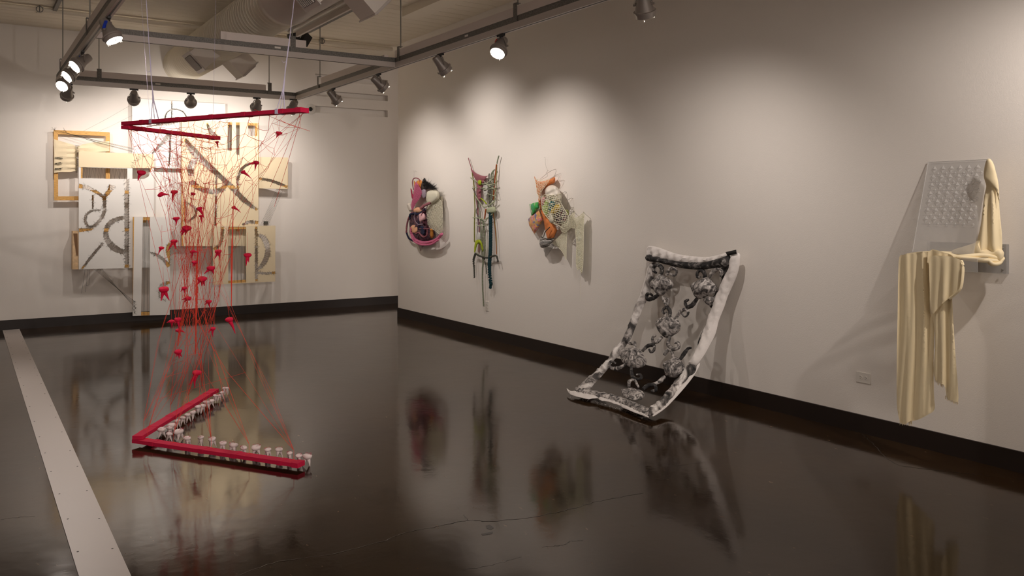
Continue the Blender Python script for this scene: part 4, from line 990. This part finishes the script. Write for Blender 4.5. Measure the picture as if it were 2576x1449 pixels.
C_('cross_ties', palegreen, [([(650, 238), (700, 270), (740, 292), (800, 285), (858, 232)], 0.008, 0.04), ([(668, 318), (720, 330), (800, 325), (872, 300)], 0.005, 0.04), ([(690, 395), (720, 440), (760, 492), (800, 492), (870, 440)], 0.008, 0.042), ([(670, 594), (720, 596), (770, 610), (810, 588)], 0.007, 0.042), ([(700, 660), (745, 668), (790, 655)], 0.005, 0.042), ([(790, 300), (860, 340), (875, 400)], 0.005, 0.04), ([(800, 380), (868, 402)], 0.005, 0.04), ([(780, 630), (800, 600), (842, 560)], 0.006, 0.04), ([(760, 345), (800, 340), (862, 330)], .005, .045), ([(770, 270), (800, 300), (870, 290)], .006, .045)], bead=0.8)
C_('grey_mesh_cords', grey, [([(815, 200), (812, 300), (820, 420), (812, 500)], 0.008, 0.03), ([(800, 250), (835, 330), (810, 420), (850, 480)], 0.006, 0.04), ([(846, 300), (815, 350), (846, 410), (822, 470)], 0.006, 0.042), ([(668, 330), (700, 400), (715, 480), (700, 540), (730, 600)], .006, .035)], bead=0.8)
C_('lime_knots', lime, [([(740, 420), (770, 445), (792, 470)], 0.008, 0.045)], bead=.8)
P_('lime_arch', lime, [(682, 902), (683, 850), (694, 800), (722, 782), (745, 805), (762, 850), (764, 898), (750, 880), (740, 842), (722, 822), (706, 842), (694, 895)], 0.02, 0.03, 7)
C_('teal_tube', teal, [([(828, 540), (828, 700), (826, 880), (818, 1000), (820, 1100), (832, 1190)], 0.024, 0.035), ([(830, 1185), (824, 1222)], 0.018, 0.035)], bead=0.35, period=.03, n=10)
C_('grey_tie_rope', dgrey, [([(692, 912), (740, 938), (800, 950), (868, 930), (886, 950), (894, 985)], 0.012, 0.04), ([(694, 908), (676, 970), (680, 1030)], 0.015, 0.03), ([(680, 1030), (682, 1080), (684, 1130)], 0.011, 0.03), ([(774, 955), (786, 1020), (792, 1092)], 0.006, 0.03)], bead=0.9, period=.02)
C_('lilac_cord', lilac, [([(708, 560), (716, 640), (712, 720), (728, 800)], 0.008, 0.036)], bead=.8)

cG = crop(1280, 380, 3.8125, wr)
t = empty('yarn_net_sculpture', cG(450, 1180, 0.0), 'orange stretched cloth with cream net, printed fabrics and small basket', 'artwork', 'yarn works on the right wall')
T_, CF = t, cG
P_('orange_stretch_cloth', orange, [(243, 240), (275, 288), (335, 288), (400, 268), (440, 248), (440, 300), (390, 325), (330, 375), (308, 440), (315, 550), (350, 610), (400, 670), (460, 745), (445, 800), (425, 838), (372, 842), (350, 760), (330, 650), (300, 560), (284, 480), (284, 430), (268, 400), (262, 320)], 0.055, 0.03, 15, w_=0.006)
P_('white_satin_bulge', mat('white_satin_ball', (232, 224, 212), 0.35), [(345, 385), (370, 340), (420, 325), (468, 350), (494, 400), (490, 470), (430, 488), (365, 445)], 0.085, 0.05, 10, w_=0.014, wl=15)
P_('green_print_cloth', ramp_mat('green_print', [(0.35, (200, 204, 184)), (0.48, (66, 150, 66)), (0.6, (52, 170, 84)), (0.72, (100, 120, 150))], 14), [(198, 512), (240, 495), (284, 488), (292, 545), (255, 590), (218, 622), (204, 570)], 0.03, 0.05, 12, curve=False)
P_('plaid_print_cloth', ramp_mat('plaid_print', [(0.3, (212, 182, 178)), (0.42, (200, 110, 120)), (0.52, (222, 176, 90)), (0.62, (96, 110, 160)), (0.75, (186, 90, 100))], 16), [(185, 652), (230, 605), (292, 560), (326, 660), (288, 730), (246, 795), (196, 715)], 0.035, 0.04, 12, curve=False)
P_('teal_print_cloth', ramp_mat('teal_print', [(0.4, (30, 110, 96)), (0.55, (24, 86, 110)), (0.7, (110, 170, 130))], 16), [(376, 520), (410, 478), (444, 498), (424, 568), (388, 582)], 0.03, 0.10, 10)
P_('yellow_print_cloth', ramp_mat('yellow_print', [(0.4, (206, 178, 60)), (0.6, (186, 150, 60)), (0.75, (120, 150, 90))], 16), [(402, 562), (440, 520), (490, 508), (492, 552), (444, 600), (404, 592)], 0.035, 0.11, 10)
P_('lime_print_cloth', ramp_mat('lime_print', [(0.4, (212, 220, 150)), (0.6, (150, 196, 70)), (0.75, (230, 226, 200))], 22), [(322, 482), (374, 468), (388, 560), (372, 640), (340, 600), (322, 545)], 0.05, 0.06, 12)
P_('pink_print_cloth', ramp_mat('pink_print', [(0.4, (216, 160, 160)), (0.6, (180, 100, 120))], 22), [(308, 450), (352, 452), (346, 520), (314, 522)], 0.03, 0.08, 10)
P_('purple_print_cloth', ramp_mat('purple_print', [(0.35, (120, 130, 90)), (0.5, (96, 80, 110)), (0.62, (170, 120, 120)), (0.75, (70, 110, 100))], 20), [(440, 600), (500, 560), (560, 580), (560, 640), (520, 690), (470, 700), (430, 660)], 0.04, 0.05, 12)
P_('cream_fold', cream, [(385, 595), (425, 600), (432, 690), (395, 685), (380, 640)], 0.03, 0.12, 10)
P_('olive_knob', yarn('olive_knob', (170, 172, 110)), [(535, 585), (555, 560), (575, 580), (572, 618), (545, 620)], 0.03, 0.05, 8)
palenet = mat('cream_cord', (236, 232, 208), 0.9)
N_('cream_net', palenet, [(315, 455), (340, 420), (420, 425), (500, 410), (500, 500), (560, 600), (575, 660), (545, 750), (480, 715), (420, 690), (355, 620), (320, 560)], 19, 0.0026, 0.135, (15, -68), jit=4, bulge=0.02)
N_('orange_overlay_net', palenet, [(255, 265), (330, 285), (400, 260), (340, 350), (310, 400), (300, 470), (280, 430), (268, 370)], 12, 0.0016, 0.095, (60, 105), jit=3)
N_('cream_mesh_triangle', palenet, [(422, 885), (470, 830), (520, 780), (556, 768), (556, 850), (552, 945), (549, 1042), (535, 1010), (512, 965), (470, 920)], 5.2, 0.0015, 0.05, (62, -30), jit=1)
yarn('pale_cream_mesh', (240, 238, 212), 80)
N_('cream_mesh_band', palenet, [(490, 742), (545, 660), (590, 620), (632, 582), (632, 640), (670, 630), (722, 586), (718, 650), (690, 700), (640, 745), (600, 735), (565, 765), (535, 790)], 5.2, 0.0017, 0.055, (40, -48), jit=1)
N_('sleeve_stitches', palenet, [(640, 735), (680, 690), (716, 620), (718, 760), (716, 920), (712, 1080), (706, 1150), (692, 1172), (682, 1130), (660, 1142), (644, 1060), (650, 900), (640, 800)], 7, 0.0022, 0.064, (75, -12), jit=2)
P_('cream_sleeve', Y['pale_cream_mesh'], [(640, 735), (680, 690), (716, 620), (718, 760), (716, 920), (712, 1080), (706, 1150), (692, 1172), (682, 1130), (660, 1142), (644, 1060), (650, 900), (640, 800)], 0.035, 0.03, 12, w_=0.005, fray=2)
P_('small_basket', ramp_mat('black_white_weave', [(0.35, (30, 30, 32)), (0.5, (52, 52, 54)), (0.55, (200, 196, 190)), (1, (214, 210, 204))], 22, kind='wave', distort=3), [(294, 870), (308, 822), (340, 838), (390, 848), (436, 838), (405, 890), (345, 930), (304, 920)], 0.07, 0.07, 10)
C_('basket_handle', dgrey, [([(334, 822), (350, 775), (392, 730)], 0.005, 0.12), ([(312, 822), (338, 836), (390, 845), (434, 836)], 0.006, 0.12)])
N_('grey_net_point', mat('grey_net', (150, 144, 138), 0.9), [(335, 935), (380, 905), (436, 900), (400, 955), (355, 1016), (345, 975)], 6, 0.0013, 0.04, (30, -40))
C_('wire_hooks', mat('thin_wire', (130, 124, 112), 0.5, 0.5), [([(340, 64), (350, 66), (352, 130), (370, 182), (378, 190)], 0.001, 0.02), ([(378, 185), (358, 210), (372, 240), (300, 280)], .0012, .04), ([(300, 270), (380, 205), (452, 175), (438, 240), (410, 262)], .0016, .05), ([(440, 245), (484, 238), (462, 290), (430, 330)], .0016, .05), ([(495, 415), (552, 392), (562, 500), (560, 575)], .0014, .06), ([(552, 392), (512, 450), (500, 500)], .0014, .06), ([(622, 582, -.01), (630, 582, .05)], .002, .02), ([(712, 584, -.01), (724, 586, .05)], .002, .02)], sub=3)
C_('loose_thread', palenet, [([(690, 1165), (692, 1200), (686, 1300), (684, 1438)], 0.0008, 0.01), ([(648, 1130), (645, 1220)], 0.0007, 0.01)])

# ------------------------------------------------------------------ quilted panel leaning from floor to wall
prof = [(5.29, 1.245), (5.285, 1.0), (5.25, 0.80), (5.17, 0.57), (5.03, 0.35), (4.87, 0.18), (4.62, 0.06), (4.37, 0.028)]
prof = [V((p[0], p[1], 0)) for p in prof]; PF = spline(prof, 4)
def onS(px, py, d=0.0):
    """the hanging sheet's curved surface: a profile in x,z carried along y"""
    r = ray(px, py); best = None
    # ray crosses the extruded profile where z(x) along the ray equals the profile
    for i in range(len(PF) - 1):
        a, b = PF[i], PF[i + 1]; ex, ez = b.x - a.x, b.y - a.y
        det = r.x * (-ez) - r.z * (-ex)
        if abs(det) < 1e-9: continue
        t = ((a.x) * (-ez) - (a.y - CAMH) * (-ex)) / det; s = (r.x * (a.y - CAMH) - r.z * a.x) / det
        e = max(0, -s, s - 1)
        if best is None or e < best[0] - 1e-9: best = (e, t, ex, ez)
    p = CP + r * best[1]; n = V((best[3], 0, -best[2])); n.normalize()
    if n.x > 0: n = -n
    return p + n * d
cH = crop(1400, 590, 3.018, onS)
printm = ramp_mat('bw_photo_print', [(0.34, (30, 28, 28)), (0.42, (84, 80, 78)), (0.48, (150, 144, 140)), (0.54, (206, 200, 196)), (0.64, (240, 236, 232))], 7, detail=9, distort=1.2, rough=0.85)
printd = ramp_mat('dark_photo_print', [(0.36, (18, 17, 18)), (0.5, (52, 50, 50)), (0.6, (92, 88, 86)), (0.72, (190, 186, 182))], 16, detail=8, distort=1.5, rough=0.8)
printg = ramp_mat('grey_photo_print', [(0.34, (52, 50, 50)), (0.45, (112, 108, 106)), (0.54, (164, 158, 154)), (0.66, (216, 210, 206))], 17, detail=9, distort=2.0, rough=0.85)
quiltw = mat('white_quilt', (234, 228, 224), 0.85, bump=0.3, bscale=90)
t = empty('quilted_leaning_panel', V((4.8, 5.3, 0.0)), 'black and white printed padded textile frame leaning on wall and floor', 'artwork')
T_, CF = t, cH
B0 = 0.022
P_('left_border_lining', quiltw, [(700, 205), (716, 230), (700, 330), (668, 440), (632, 540), (612, 600), (590, 620), (625, 510), (660, 400), (690, 290)], 0.008, 0.012, 14)
P_('left_border', printm, [(722, 225), (772, 215), (762, 310), (735, 400), (705, 490), (665, 570), (640, 640), (600, 740), (575, 800), (540, 850), (505, 920), (450, 960), (400, 1030), (350, 1090), (290, 1150), (250, 1195), (185, 1192), (160, 1185), (240, 1110), (330, 1030), (400, 960), (450, 870), (500, 830), (540, 740), (580, 650), (610, 540), (650, 470), (690, 350)], 0.030, B0, 17, 0.5, 0.006, 11)
P_('top_ruffle', quiltw, [(710, 92), (750, 88), (800, 100), (860, 122), (920, 142), (1000, 158), (1080, 166), (1150, 172), (1230, 158), (1318, 138), (1325, 175), (1200, 215), (1000, 225), (850, 195), (705, 190), (700, 150)], 0.02, 0.03, 14, 0.3, 0.010, 9)
P_('top_border', printd, [(716, 150), (790, 165), (900, 195), (1000, 206), (1150, 208), (1260, 180), (1345, 160), (1340, 235), (1250, 252), (1130, 266), (1000, 258), (880, 232), (800, 212), (715, 198)], 0.035, 0.045, 14, 0.5, 0.004, 12)
P_('corner_tab', M['black'], [(1322, 132), (1402, 114), (1406, 145), (1340, 162)], 0.015, 0.06, 12, curve=False)
P_('right_outer_border', quiltw, [(1345, 160), (1405, 140), (1412, 200), (1395, 290), (1360, 380), (1320, 470), (1290, 560), (1250, 660), (1225, 760), (1180, 850), (1130, 940), (1070, 1010), (1015, 990), (1060, 930), (1100, 830), (1145, 720), (1170, 640), (1205, 540), (1240, 450), (1280, 350), (1325, 260)], 0.034, 0.03, 17, 0.5, 0.006, 9)
P_('right_upper_inner_border', printd, [(1250, 262), (1340, 240), (1310, 310), (1280, 390), (1235, 490), (1205, 560), (1175, 545), (1205, 470), (1250, 410), (1268, 330)], 0.02, B0, 14, 0.4)
P_('right_lower_border', printm, [(1010, 1000), (1072, 1005), (1060, 1060), (1010, 1110), (960, 1160), (900, 1240), (840, 1310), (780, 1360), (715, 1392), (700, 1352), (745, 1320), (790, 1280), (860, 1200), (915, 1130), (960, 1080)], 0.035, B0, 16, 0.5, 0.006, 11)
P_('right_edge_piping', quiltw, [(1086, 985), (1094, 1000), (1050, 1080), (980, 1170), (900, 1260), (830, 1330), (745, 1390), (735, 1382), (820, 1310), (890, 1230), (960, 1150), (1030, 1060)], 0.01, 0.015, 10)
P_('printed_patch', printd, [(1140, 725), (1148, 760), (1120, 830), (1095, 870), (1090, 830), (1115, 770)], 0.012, 0.03, 10)
P_('bottom_ruffle', quiltw, [(78, 1182), (110, 1200), (200, 1212), (300, 1235), (400, 1262), (500, 1300), (600, 1345), (680, 1380), (700, 1400), (650, 1385), (560, 1350), (480, 1310), (420, 1290), (380, 1278), (330, 1268), (310, 1250), (250, 1258), (180, 1245), (110, 1225)], 0.012, 0.012, 11, 0.3, 0.004, 7, fray=3)
P_('bottom_border', printg, [(140, 1185), (230, 1195), (320, 1215), (420, 1235), (520, 1270), (620, 1310), (710, 1350), (715, 1392), (640, 1370), (540, 1325), (440, 1285), (340, 1255), (240, 1232), (150, 1212)], 0.03, 0.015, 13, 0.3, 0.005, 9)
for nm, m, poly in (('upper_left_bulb', printg, [(757, 385), (775, 350), (808, 330), (826, 300), (850, 318), (890, 340), (912, 372), (900, 410), (860, 440), (820, 476), (790, 440), (765, 420)]),
                    ('upper_right_bulb', printg, [(1073, 400), (1095, 362), (1150, 340), (1180, 322), (1215, 360), (1246, 405), (1230, 455), (1180, 470), (1150, 490), (1108, 498), (1085, 450)]),
                    ('small_right_bulb', printg, [(1160, 505), (1190, 482), (1228, 490), (1225, 520), (1198, 550), (1170, 532)]),
                    ('middle_bulb', printg, [(798, 700), (812, 668), (850, 645), (905, 640), (945, 652), (968, 700), (955, 745), (910, 780), (862, 808), (825, 780), (802, 740)]),
                    ('lower_left_bulb', printg, [(510, 932), (540, 902), (600, 890), (660, 895), (682, 935), (706, 975), (695, 1020), (640, 1046), (570, 1040), (520, 1000)]),
                    ('lower_right_bulb', printg, [(838, 1035), (860, 1005), (905, 985), (945, 958), (985, 1000), (1000, 1040), (960, 1090), (910, 1118), (860, 1112), (842, 1070)]),
                    ('bottom_bulb', printg, [(492, 1222), (515, 1203), (590, 1198), (650, 1210), (674, 1240), (655, 1272), (590, 1284), (520, 1262)])):
    q = MB(); puff(q, poly, cH, 13, {'small_right_bulb': 0.05, 'bottom_bulb': 0.03, 'lower_left_bulb': 0.06, 'lower_right_bulb': 0.06}.get(nm, 0.085), 0.055 if nm != 'bottom_bulb' else 0.03, 0.75, 0.004, 13); q.build(nm, m, t, 50)
curls = [([(830, 312), (836, 262), (812, 232), (778, 240), (768, 272), (792, 292)], 15, 1), ([(868, 312), (888, 270), (925, 255), (946, 282), (925, 316), (900, 300)], 14, 0), ([(808, 465), (772, 490), (728, 502), (714, 474), (735, 455), (762, 472)], 15, 1), ([(838, 482), (856, 520), (872, 548), (884, 505), (850, 492)], 12, 0),
         ([(1160, 342), (1160, 300), (1135, 270), (1106, 288), (1104, 322), (1126, 325)], 14, 1), ([(1198, 325), (1222, 285), (1260, 262), (1292, 285), (1280, 320)], 15, 0), ([(1102, 495), (1062, 548), (1025, 560), (1010, 522), (1036, 505)], 15, 1), ([(894, 642), (893, 590), (868, 562), (840, 590), (850, 615)], 13, 1), ([(938, 652), (968, 604), (1008, 580), (1034, 604), (1010, 634), (985, 615)], 13, 0),
         ([(832, 800), (795, 836), (762, 842), (760, 805), (784, 790)], 13, 0), ([(888, 800), (878, 860), (918, 895), (958, 882), (952, 846), (928, 848)], 14, 0), ([(678, 912), (720, 872), (766, 866), (768, 902), (745, 918), (730, 896)], 13, 1), ([(845, 942), (876, 902), (905, 915), (914, 972)], 12, 0), ([(622, 895), (622, 848), (588, 852), (562, 828), (580, 808)], 12, 0),
         ([(540, 1026), (490, 1052), (440, 1056), (418, 1022), (438, 998), (466, 1012)], 13, 0), ([(588, 1044), (590, 1108), (620, 1140), (660, 1132), (652, 1104), (625, 1106)], 13, 1), ([(562, 1205), (568, 1158), (608, 1150), (636, 1205)], 12, 0), ([(668, 1220), (712, 1190), (762, 1190), (768, 1228), (730, 1235)], 14, 1), ([(842, 1118), (785, 1168), (702, 1192)], 14, 0), ([(968, 975), (1005, 920), (1030, 890), (1052, 884)], 13, 1), ([(855, 640), (870, 600)], 10, 0)]
for pts, r, k in curls:
    q = MB(); P2 = [cH(p[0], p[1], 0.055) for p in spline(pts, 6)]; n_ = len(P2); rm = r / 3.018 / 2113 * 6.6
    q.tube(P2, [rm * (0.9 + 0.35 * math.sin(PI * min(1, i / (n_ * 0.5)))) * (1 + .06 * math.sin(i * 2.1)) * (1 if i < n_ * 0.75 else 1.0 - 0.35 * (i / n_ - .75) / .25) for i in range(n_)], 12)
    q.build('padded_scroll', printd if k else printg, t, 60)
q = MB(); fl_ = crop(1400, 590, 3.018, lambda x, y, d: onZ(x, y, 0.006 + d))
for _ in range(60):
    f = rnd.random(); x = 100 + 600 * f; y = 1225 + 165 * f ** 1.2; q.tube([fl_(x, y, .004), fl_(x + rnd.uniform(-18, 18), y + rnd.uniform(-2, 14), 0.0)], .0006, 4)
q.build('frayed_threads', quiltw, t, 0)

# ------------------------------------------------------------------ clear shelf with folded cloth
def acrylic(name, alpha, rough, tint=(0.92, 0.92, 0.92)):
    m, nt, b = new_mat(name); tr = nt.nodes.new('ShaderNodeBsdfTransparent'); tr.inputs[0].default_value = (*tint, 1)
    b.inputs['Base Color'].default_value = (0.8, 0.78, 0.76, 1); b.inputs['Roughness'].default_value = rough
    mx = nt.nodes.new('ShaderNodeMixShader'); mx.inputs[0].default_value = alpha
    nt.links.new(tr.outputs[0], mx.inputs[1]); nt.links.new(b.outputs[0], mx.inputs[2]); nt.links.new(mx.outputs[0], nt.nodes['Material Output'].inputs['Surface'])
    return m
M['acrylic'] = acrylic('clear_acrylic', 0.26, 0.12, (0.92, 0.92, 0.92)); M['acrylic_edge'] = acrylic('acrylic_edge', 0.6, 0.2); M['acrylic_relief'] = acrylic('acrylic_relief', 0.32, 0.15)
t = empty('acrylic_shelf', onX(2400, 650, 5.30), 'clear acrylic wall shelf with tilted back panel of folded diamonds', 'shelf')
TL, TR, BL = onX(2335, 408, 5.335), onX(2488, 403, 5.335), onX(2303, 634, 5.155)
BR = V((BL.x, TR.y, BL.z)); TR = V((TL.x, TR.y, TL.z)); BL = V((BL.x, TL.y, BL.z)); nrm = (TR - TL).cross(BL - TL).normalized()
if nrm.x > 0: nrm = -nrm
q = MB(); q.hexa([BL, BR, BR - nrm * .004, BL - nrm * .004, TL, TR, TR - nrm * .004, TL - nrm * .004]); q.build('back_panel', M['acrylic'], t, 0)
q = MB()
for a, b in ((TL, TR), (TL, BL)): q.tube([a, b], 0.0026, 4)
q.build('panel_edge', M['acrylic_edge'], t, 0)
ex = (TR - TL); ey = (BL - TL); q = MB()
def pp(u, v, h=0.0): return TL + ex * u + ey * v + nrm * h
for i in range(6):
    for j in range(7):
        for (ou, ov, s) in ((0, 0, 1.0), (0.075, 0.05, 0.55)):
            u = 0.13 + i * 0.142 + ou; v = 0.09 + j * 0.092 + ov
            if u > 0.95: continue
            du, dv = 0.056 * s, 0.042 * s; c = [pp(u, v - dv, 0.001), pp(u + du, v, 0.001), pp(u, v + dv, 0.001), pp(u - du, v, 0.001)]
            # a diamond folded out of the sheet along its middle
            q.add([c[0], c[1], c[3], pp(u, v - dv * 0.1, 0.012 * s)], [(0, 1, 3), (0, 3, 2)]); q.add([c[1], c[2], c[3], pp(u, v + dv * .4, 0.007 * s)], [(0, 1, 3), (1, 2, 3)])
            q.tube([pp(u - du * 1.1, v + dv * 1.15, .002), pp(u + du * 1.1, v + dv * 1.15, .002)], 0.0011, 4)
q.build('folded_diamonds', M['acrylic_relief'], t, 0)
zs_, yl, yr = 1.300, 3.14, 2.66
q = MB(); q.box((5.02, yr, zs_ - 0.006), (5.315, yl, zs_)); q.build('shelf_board', M['acrylic'], t, 0)
q = MB(); q.box((5.312, 2.64, 1.195), (5.345, 3.14, 1.375)); q.build('wall_plate', M['acrylic'], t, 0)
q = MB(); q.box((5.02, yr, 1.215), (5.026, yl, zs_ - .006)); q.build('front_lip', M['acrylic'], t, 0)
for zz in (1.22, 1.35):
    q = MB(); q.lathe([(0.006, 0), (0.006, 0.006), (0.003, 0.008)], Matrix.Translation((5.312, 2.66, zz)) @ Matrix.Rotation(-PI / 2, 4, 'Y'), 10); q.build('fixing_screw', M['rod'], t)
M['cloth'] = mat('cream_wool_cloth', (246, 229, 190), 0.95, sheen=0.05, bump=0.2, bscale=400)
M['cloth'].node_tree.nodes['Principled BSDF'].inputs['Subsurface Weight'].default_value = 0.0
t = empty('draped_cloth', V((5.03, 2.95, 0.2)), 'cream woven cloth draped over the acrylic shelf with frayed ends', 'cloth')
cI = crop(2080, 380, 2.0403, lambda px, py, d=0.0: onX(px, py, 5.02 - d)); T_, CF = t, cI
def folds(seed, amp, per, y0=520):
    r_ = random.Random(seed); ph = r_.uniform(0, 6)
    def f(x, y):
        a = x / per + ph + 0.5 * math.sin(y / 170 + ph) + 0.35 * math.sin(x / 41 + y / 300)
        return amp * ((1 - 1.7 * abs(math.sin(a * 0.5)) ** 0.8) + 0.55 * math.sin(a * 1.7 + y / 260)) * min(1, 0.45 + max(0, y - y0) / 300.0)
    return f
P_('front_drape', M['cloth'], [(372, 545), (395, 532), (430, 522), (520, 516), (560, 530), (560, 700), (552, 900), (548, 1100), (550, 1250), (553, 1325), (520, 1352), (470, 1378), (425, 1388), (400, 1402), (378, 1392), (364, 1340), (358, 1250), (360, 1000), (364, 800), (366, 650)], 0.001, 0.016, 8, 0.5, w_=0, disp=folds(2, 0.013, 13))
P_('side_drape', M['cloth'], [(520, 518), (600, 520), (650, 548), (645, 640), (642, 730), (648, 850), (656, 980), (664, 1100), (672, 1200), (674, 1285), (640, 1280), (618, 1272), (604, 1205), (580, 1192), (556, 1172), (548, 1120), (556, 980), (545, 870), (530, 830), (525, 700)], 0.001, 0.034, 8, 0.5, w_=0, disp=folds(5, 0.013, 11))
P_('fold_flap', M['cloth'], [(530, 552), (590, 538), (650, 545), (698, 572), (696, 640), (686, 705), (655, 736), (590, 785), (535, 838), (528, 700)], 0.002, 0.055, 8, 0.5, w_=0, disp=folds(8, 0.008, 12))
q = MB()
def cl(pts, r, off=0.0, flat=0.6):
    P2 = [V(p) for p in spline(pts, 6)]; q.tube(P2, r, 12, flat=flat)
cI2 = lambda x, y, dx: crop(2080, 380, 2.0403, lambda px, py, d=0.0: onX(px, py, dx))(x, y)
cl([cI2(690, 562, 4.975), cI2(698, 590, 4.965), cI2(697, 640, 4.962), cI2(687, 702, 4.962), cI2(662, 732, 4.965), cI2(630, 758, 4.968)], 0.010)
q.build('rolled_edge', M['cloth'], t, 60)
q = MB()
for pts, r in (([cI2(385, 545, 5.03), cI2(460, 528, 5.05), cI2(540, 525, 5.08), cI2(610, 528, 5.1), cI2(660, 540, 5.12)], 0.020), ([cI2(560, 530, 5.05), cI2(640, 540, 5.04), cI2(720, 552, 5.05), cI2(800, 560, 5.12), cI2(870, 565, 5.2)], 0.024),
               ([cI2(650, 545, 5.03), cI2(720, 540, 5.06), cI2(790, 535, 5.12), cI2(850, 545, 5.18), cI2(895, 560, 5.22)], 0.022), ([cI2(820, 555, 5.14), cI2(850, 580, 5.16), cI2(885, 575, 5.2), cI2(895, 550, 5.22), cI2(870, 530, 5.24)], 0.020),
               ([cI2(420, 535, 5.08), cI2(500, 522, 5.12), cI2(560, 520, 5.14), cI2(640, 524, 5.16)], 0.016)): cl(pts, r)
q.build('shelf_folds', M['cloth'], t, 60)
cJ = crop(2080, 380, 2.0403, lambda px, py, d=0.0: onX(px, py, 5.25 - d)); CF = cJ
P_('upright_drape', M['cloth'], [(818, 50), (830, 42), (846, 52), (862, 90), (876, 140), (884, 200), (884, 260), (890, 340), (898, 420), (900, 500), (890, 528), (840, 535), (790, 535), (766, 525), (772, 460), (790, 380), (800, 300), (808, 230), (818, 180), (806, 135), (808, 90)], 0.03, 0.03, 9, 0.4, w_=0, disp=lambda x, y: 0.013 * math.sin((x - 840) / 9.0 * (1.6 - y / 520.0 * 0.8)) * min(1, max(0, (y - 150) / 150)))
P_('folded_corner', M['cloth'], [(820, 46), (838, 40), (858, 70), (872, 130), (882, 190), (886, 270), (878, 240), (866, 200), (840, 178), (815, 150), (806, 135), (812, 90)], 0.016, 0.062, 8, 0.5, w_=0.002)
CF = crop(2080, 380, 2.0403, lambda px, py, d=0.0: onX(px, py, 5.21 - d))
P_('lower_bunch', M['cloth'], [(640, 512), (700, 490), (760, 470), (790, 440), (800, 500), (900, 505), (900, 560), (850, 575), (760, 560), (650, 545)], 0.03, 0.0, 11, 0.5, w_=0.006, wl=14)
for x0, x1, y0, y1, nn in ((372, 440, 1385, 1392, 34), (553, 600, 1172, 1200, 26), (608, 674, 1262, 1288, 40)):
    q = MB()
    for k in range(nn):
        f = rnd.random(); x = x0 + (x1 - x0) * f; y = y0 + (y1 - y0) * f; q.tube([cI(x, y - 8, .012), cI(x + rnd.uniform(-3, 3), y + 6, .01), cI(x + rnd.uniform(-5, 5), y + rnd.uniform(8, 22), .008)], [.0012, .001, .0005], 4)
    q.build('frayed_fringe', M['cloth'], t, 0)

# ------------------------------------------------------------------ wall sockets
def outlet(label, px, py, w_=0.114, h=0.072, horizontal=True):
    c = wr(px, py, -0.015); t = empty('wall_socket', c, label, 'socket', 'white sockets on the right wall')
    q = MB(); q.box((c.x - 0.006, c.y - w_ / 2, c.z - h / 2), (c.x, c.y + w_ / 2, c.z + h / 2)); q.build('cover_plate', M['white'], t, 0)
    for s in (-1, 1):
        q = MB(); ctr = V((c.x - 0.006, c.y + (s * 0.02 if horizontal else 0), c.z + (0 if horizontal else s * .02)))
        q.lathe([(0.0165, 0), (0.0165, 0.002)], Matrix.Translation(ctr) @ Matrix.Rotation(-PI / 2, 4, 'Y'), 20); o = q.build('receptacle', M['white'], t)
        for k in (-1, 1):
            g = MB(); dy, dz = (0.0, k * 0.006) if horizontal else (k * 0.006, 0.0); g.box((ctr.x - 0.0026, ctr.y + dy - (0.004 if horizontal else .001), ctr.z + dz - (0.001 if horizontal else .004)), (ctr.x - 0.0021, ctr.y + dy + (0.004 if horizontal else .001), ctr.z + dz + (0.001 if horizontal else .004))); g.build('slot', M['black'], o, 0)
        g = MB(); g.ball((ctr.x - .002, ctr.y - (0.009 if horizontal else 0), ctr.z - (0 if horizontal else .009)), .002, nu=8, nv=6); g.build('ground_hole', M['black'], o)
outlet('white double socket low on the right wall left of the hanging cloth', 2172, 950)
outlet('white socket under the long knotted hanging on the right wall', 1226, 770, 0.072, 0.114, False)
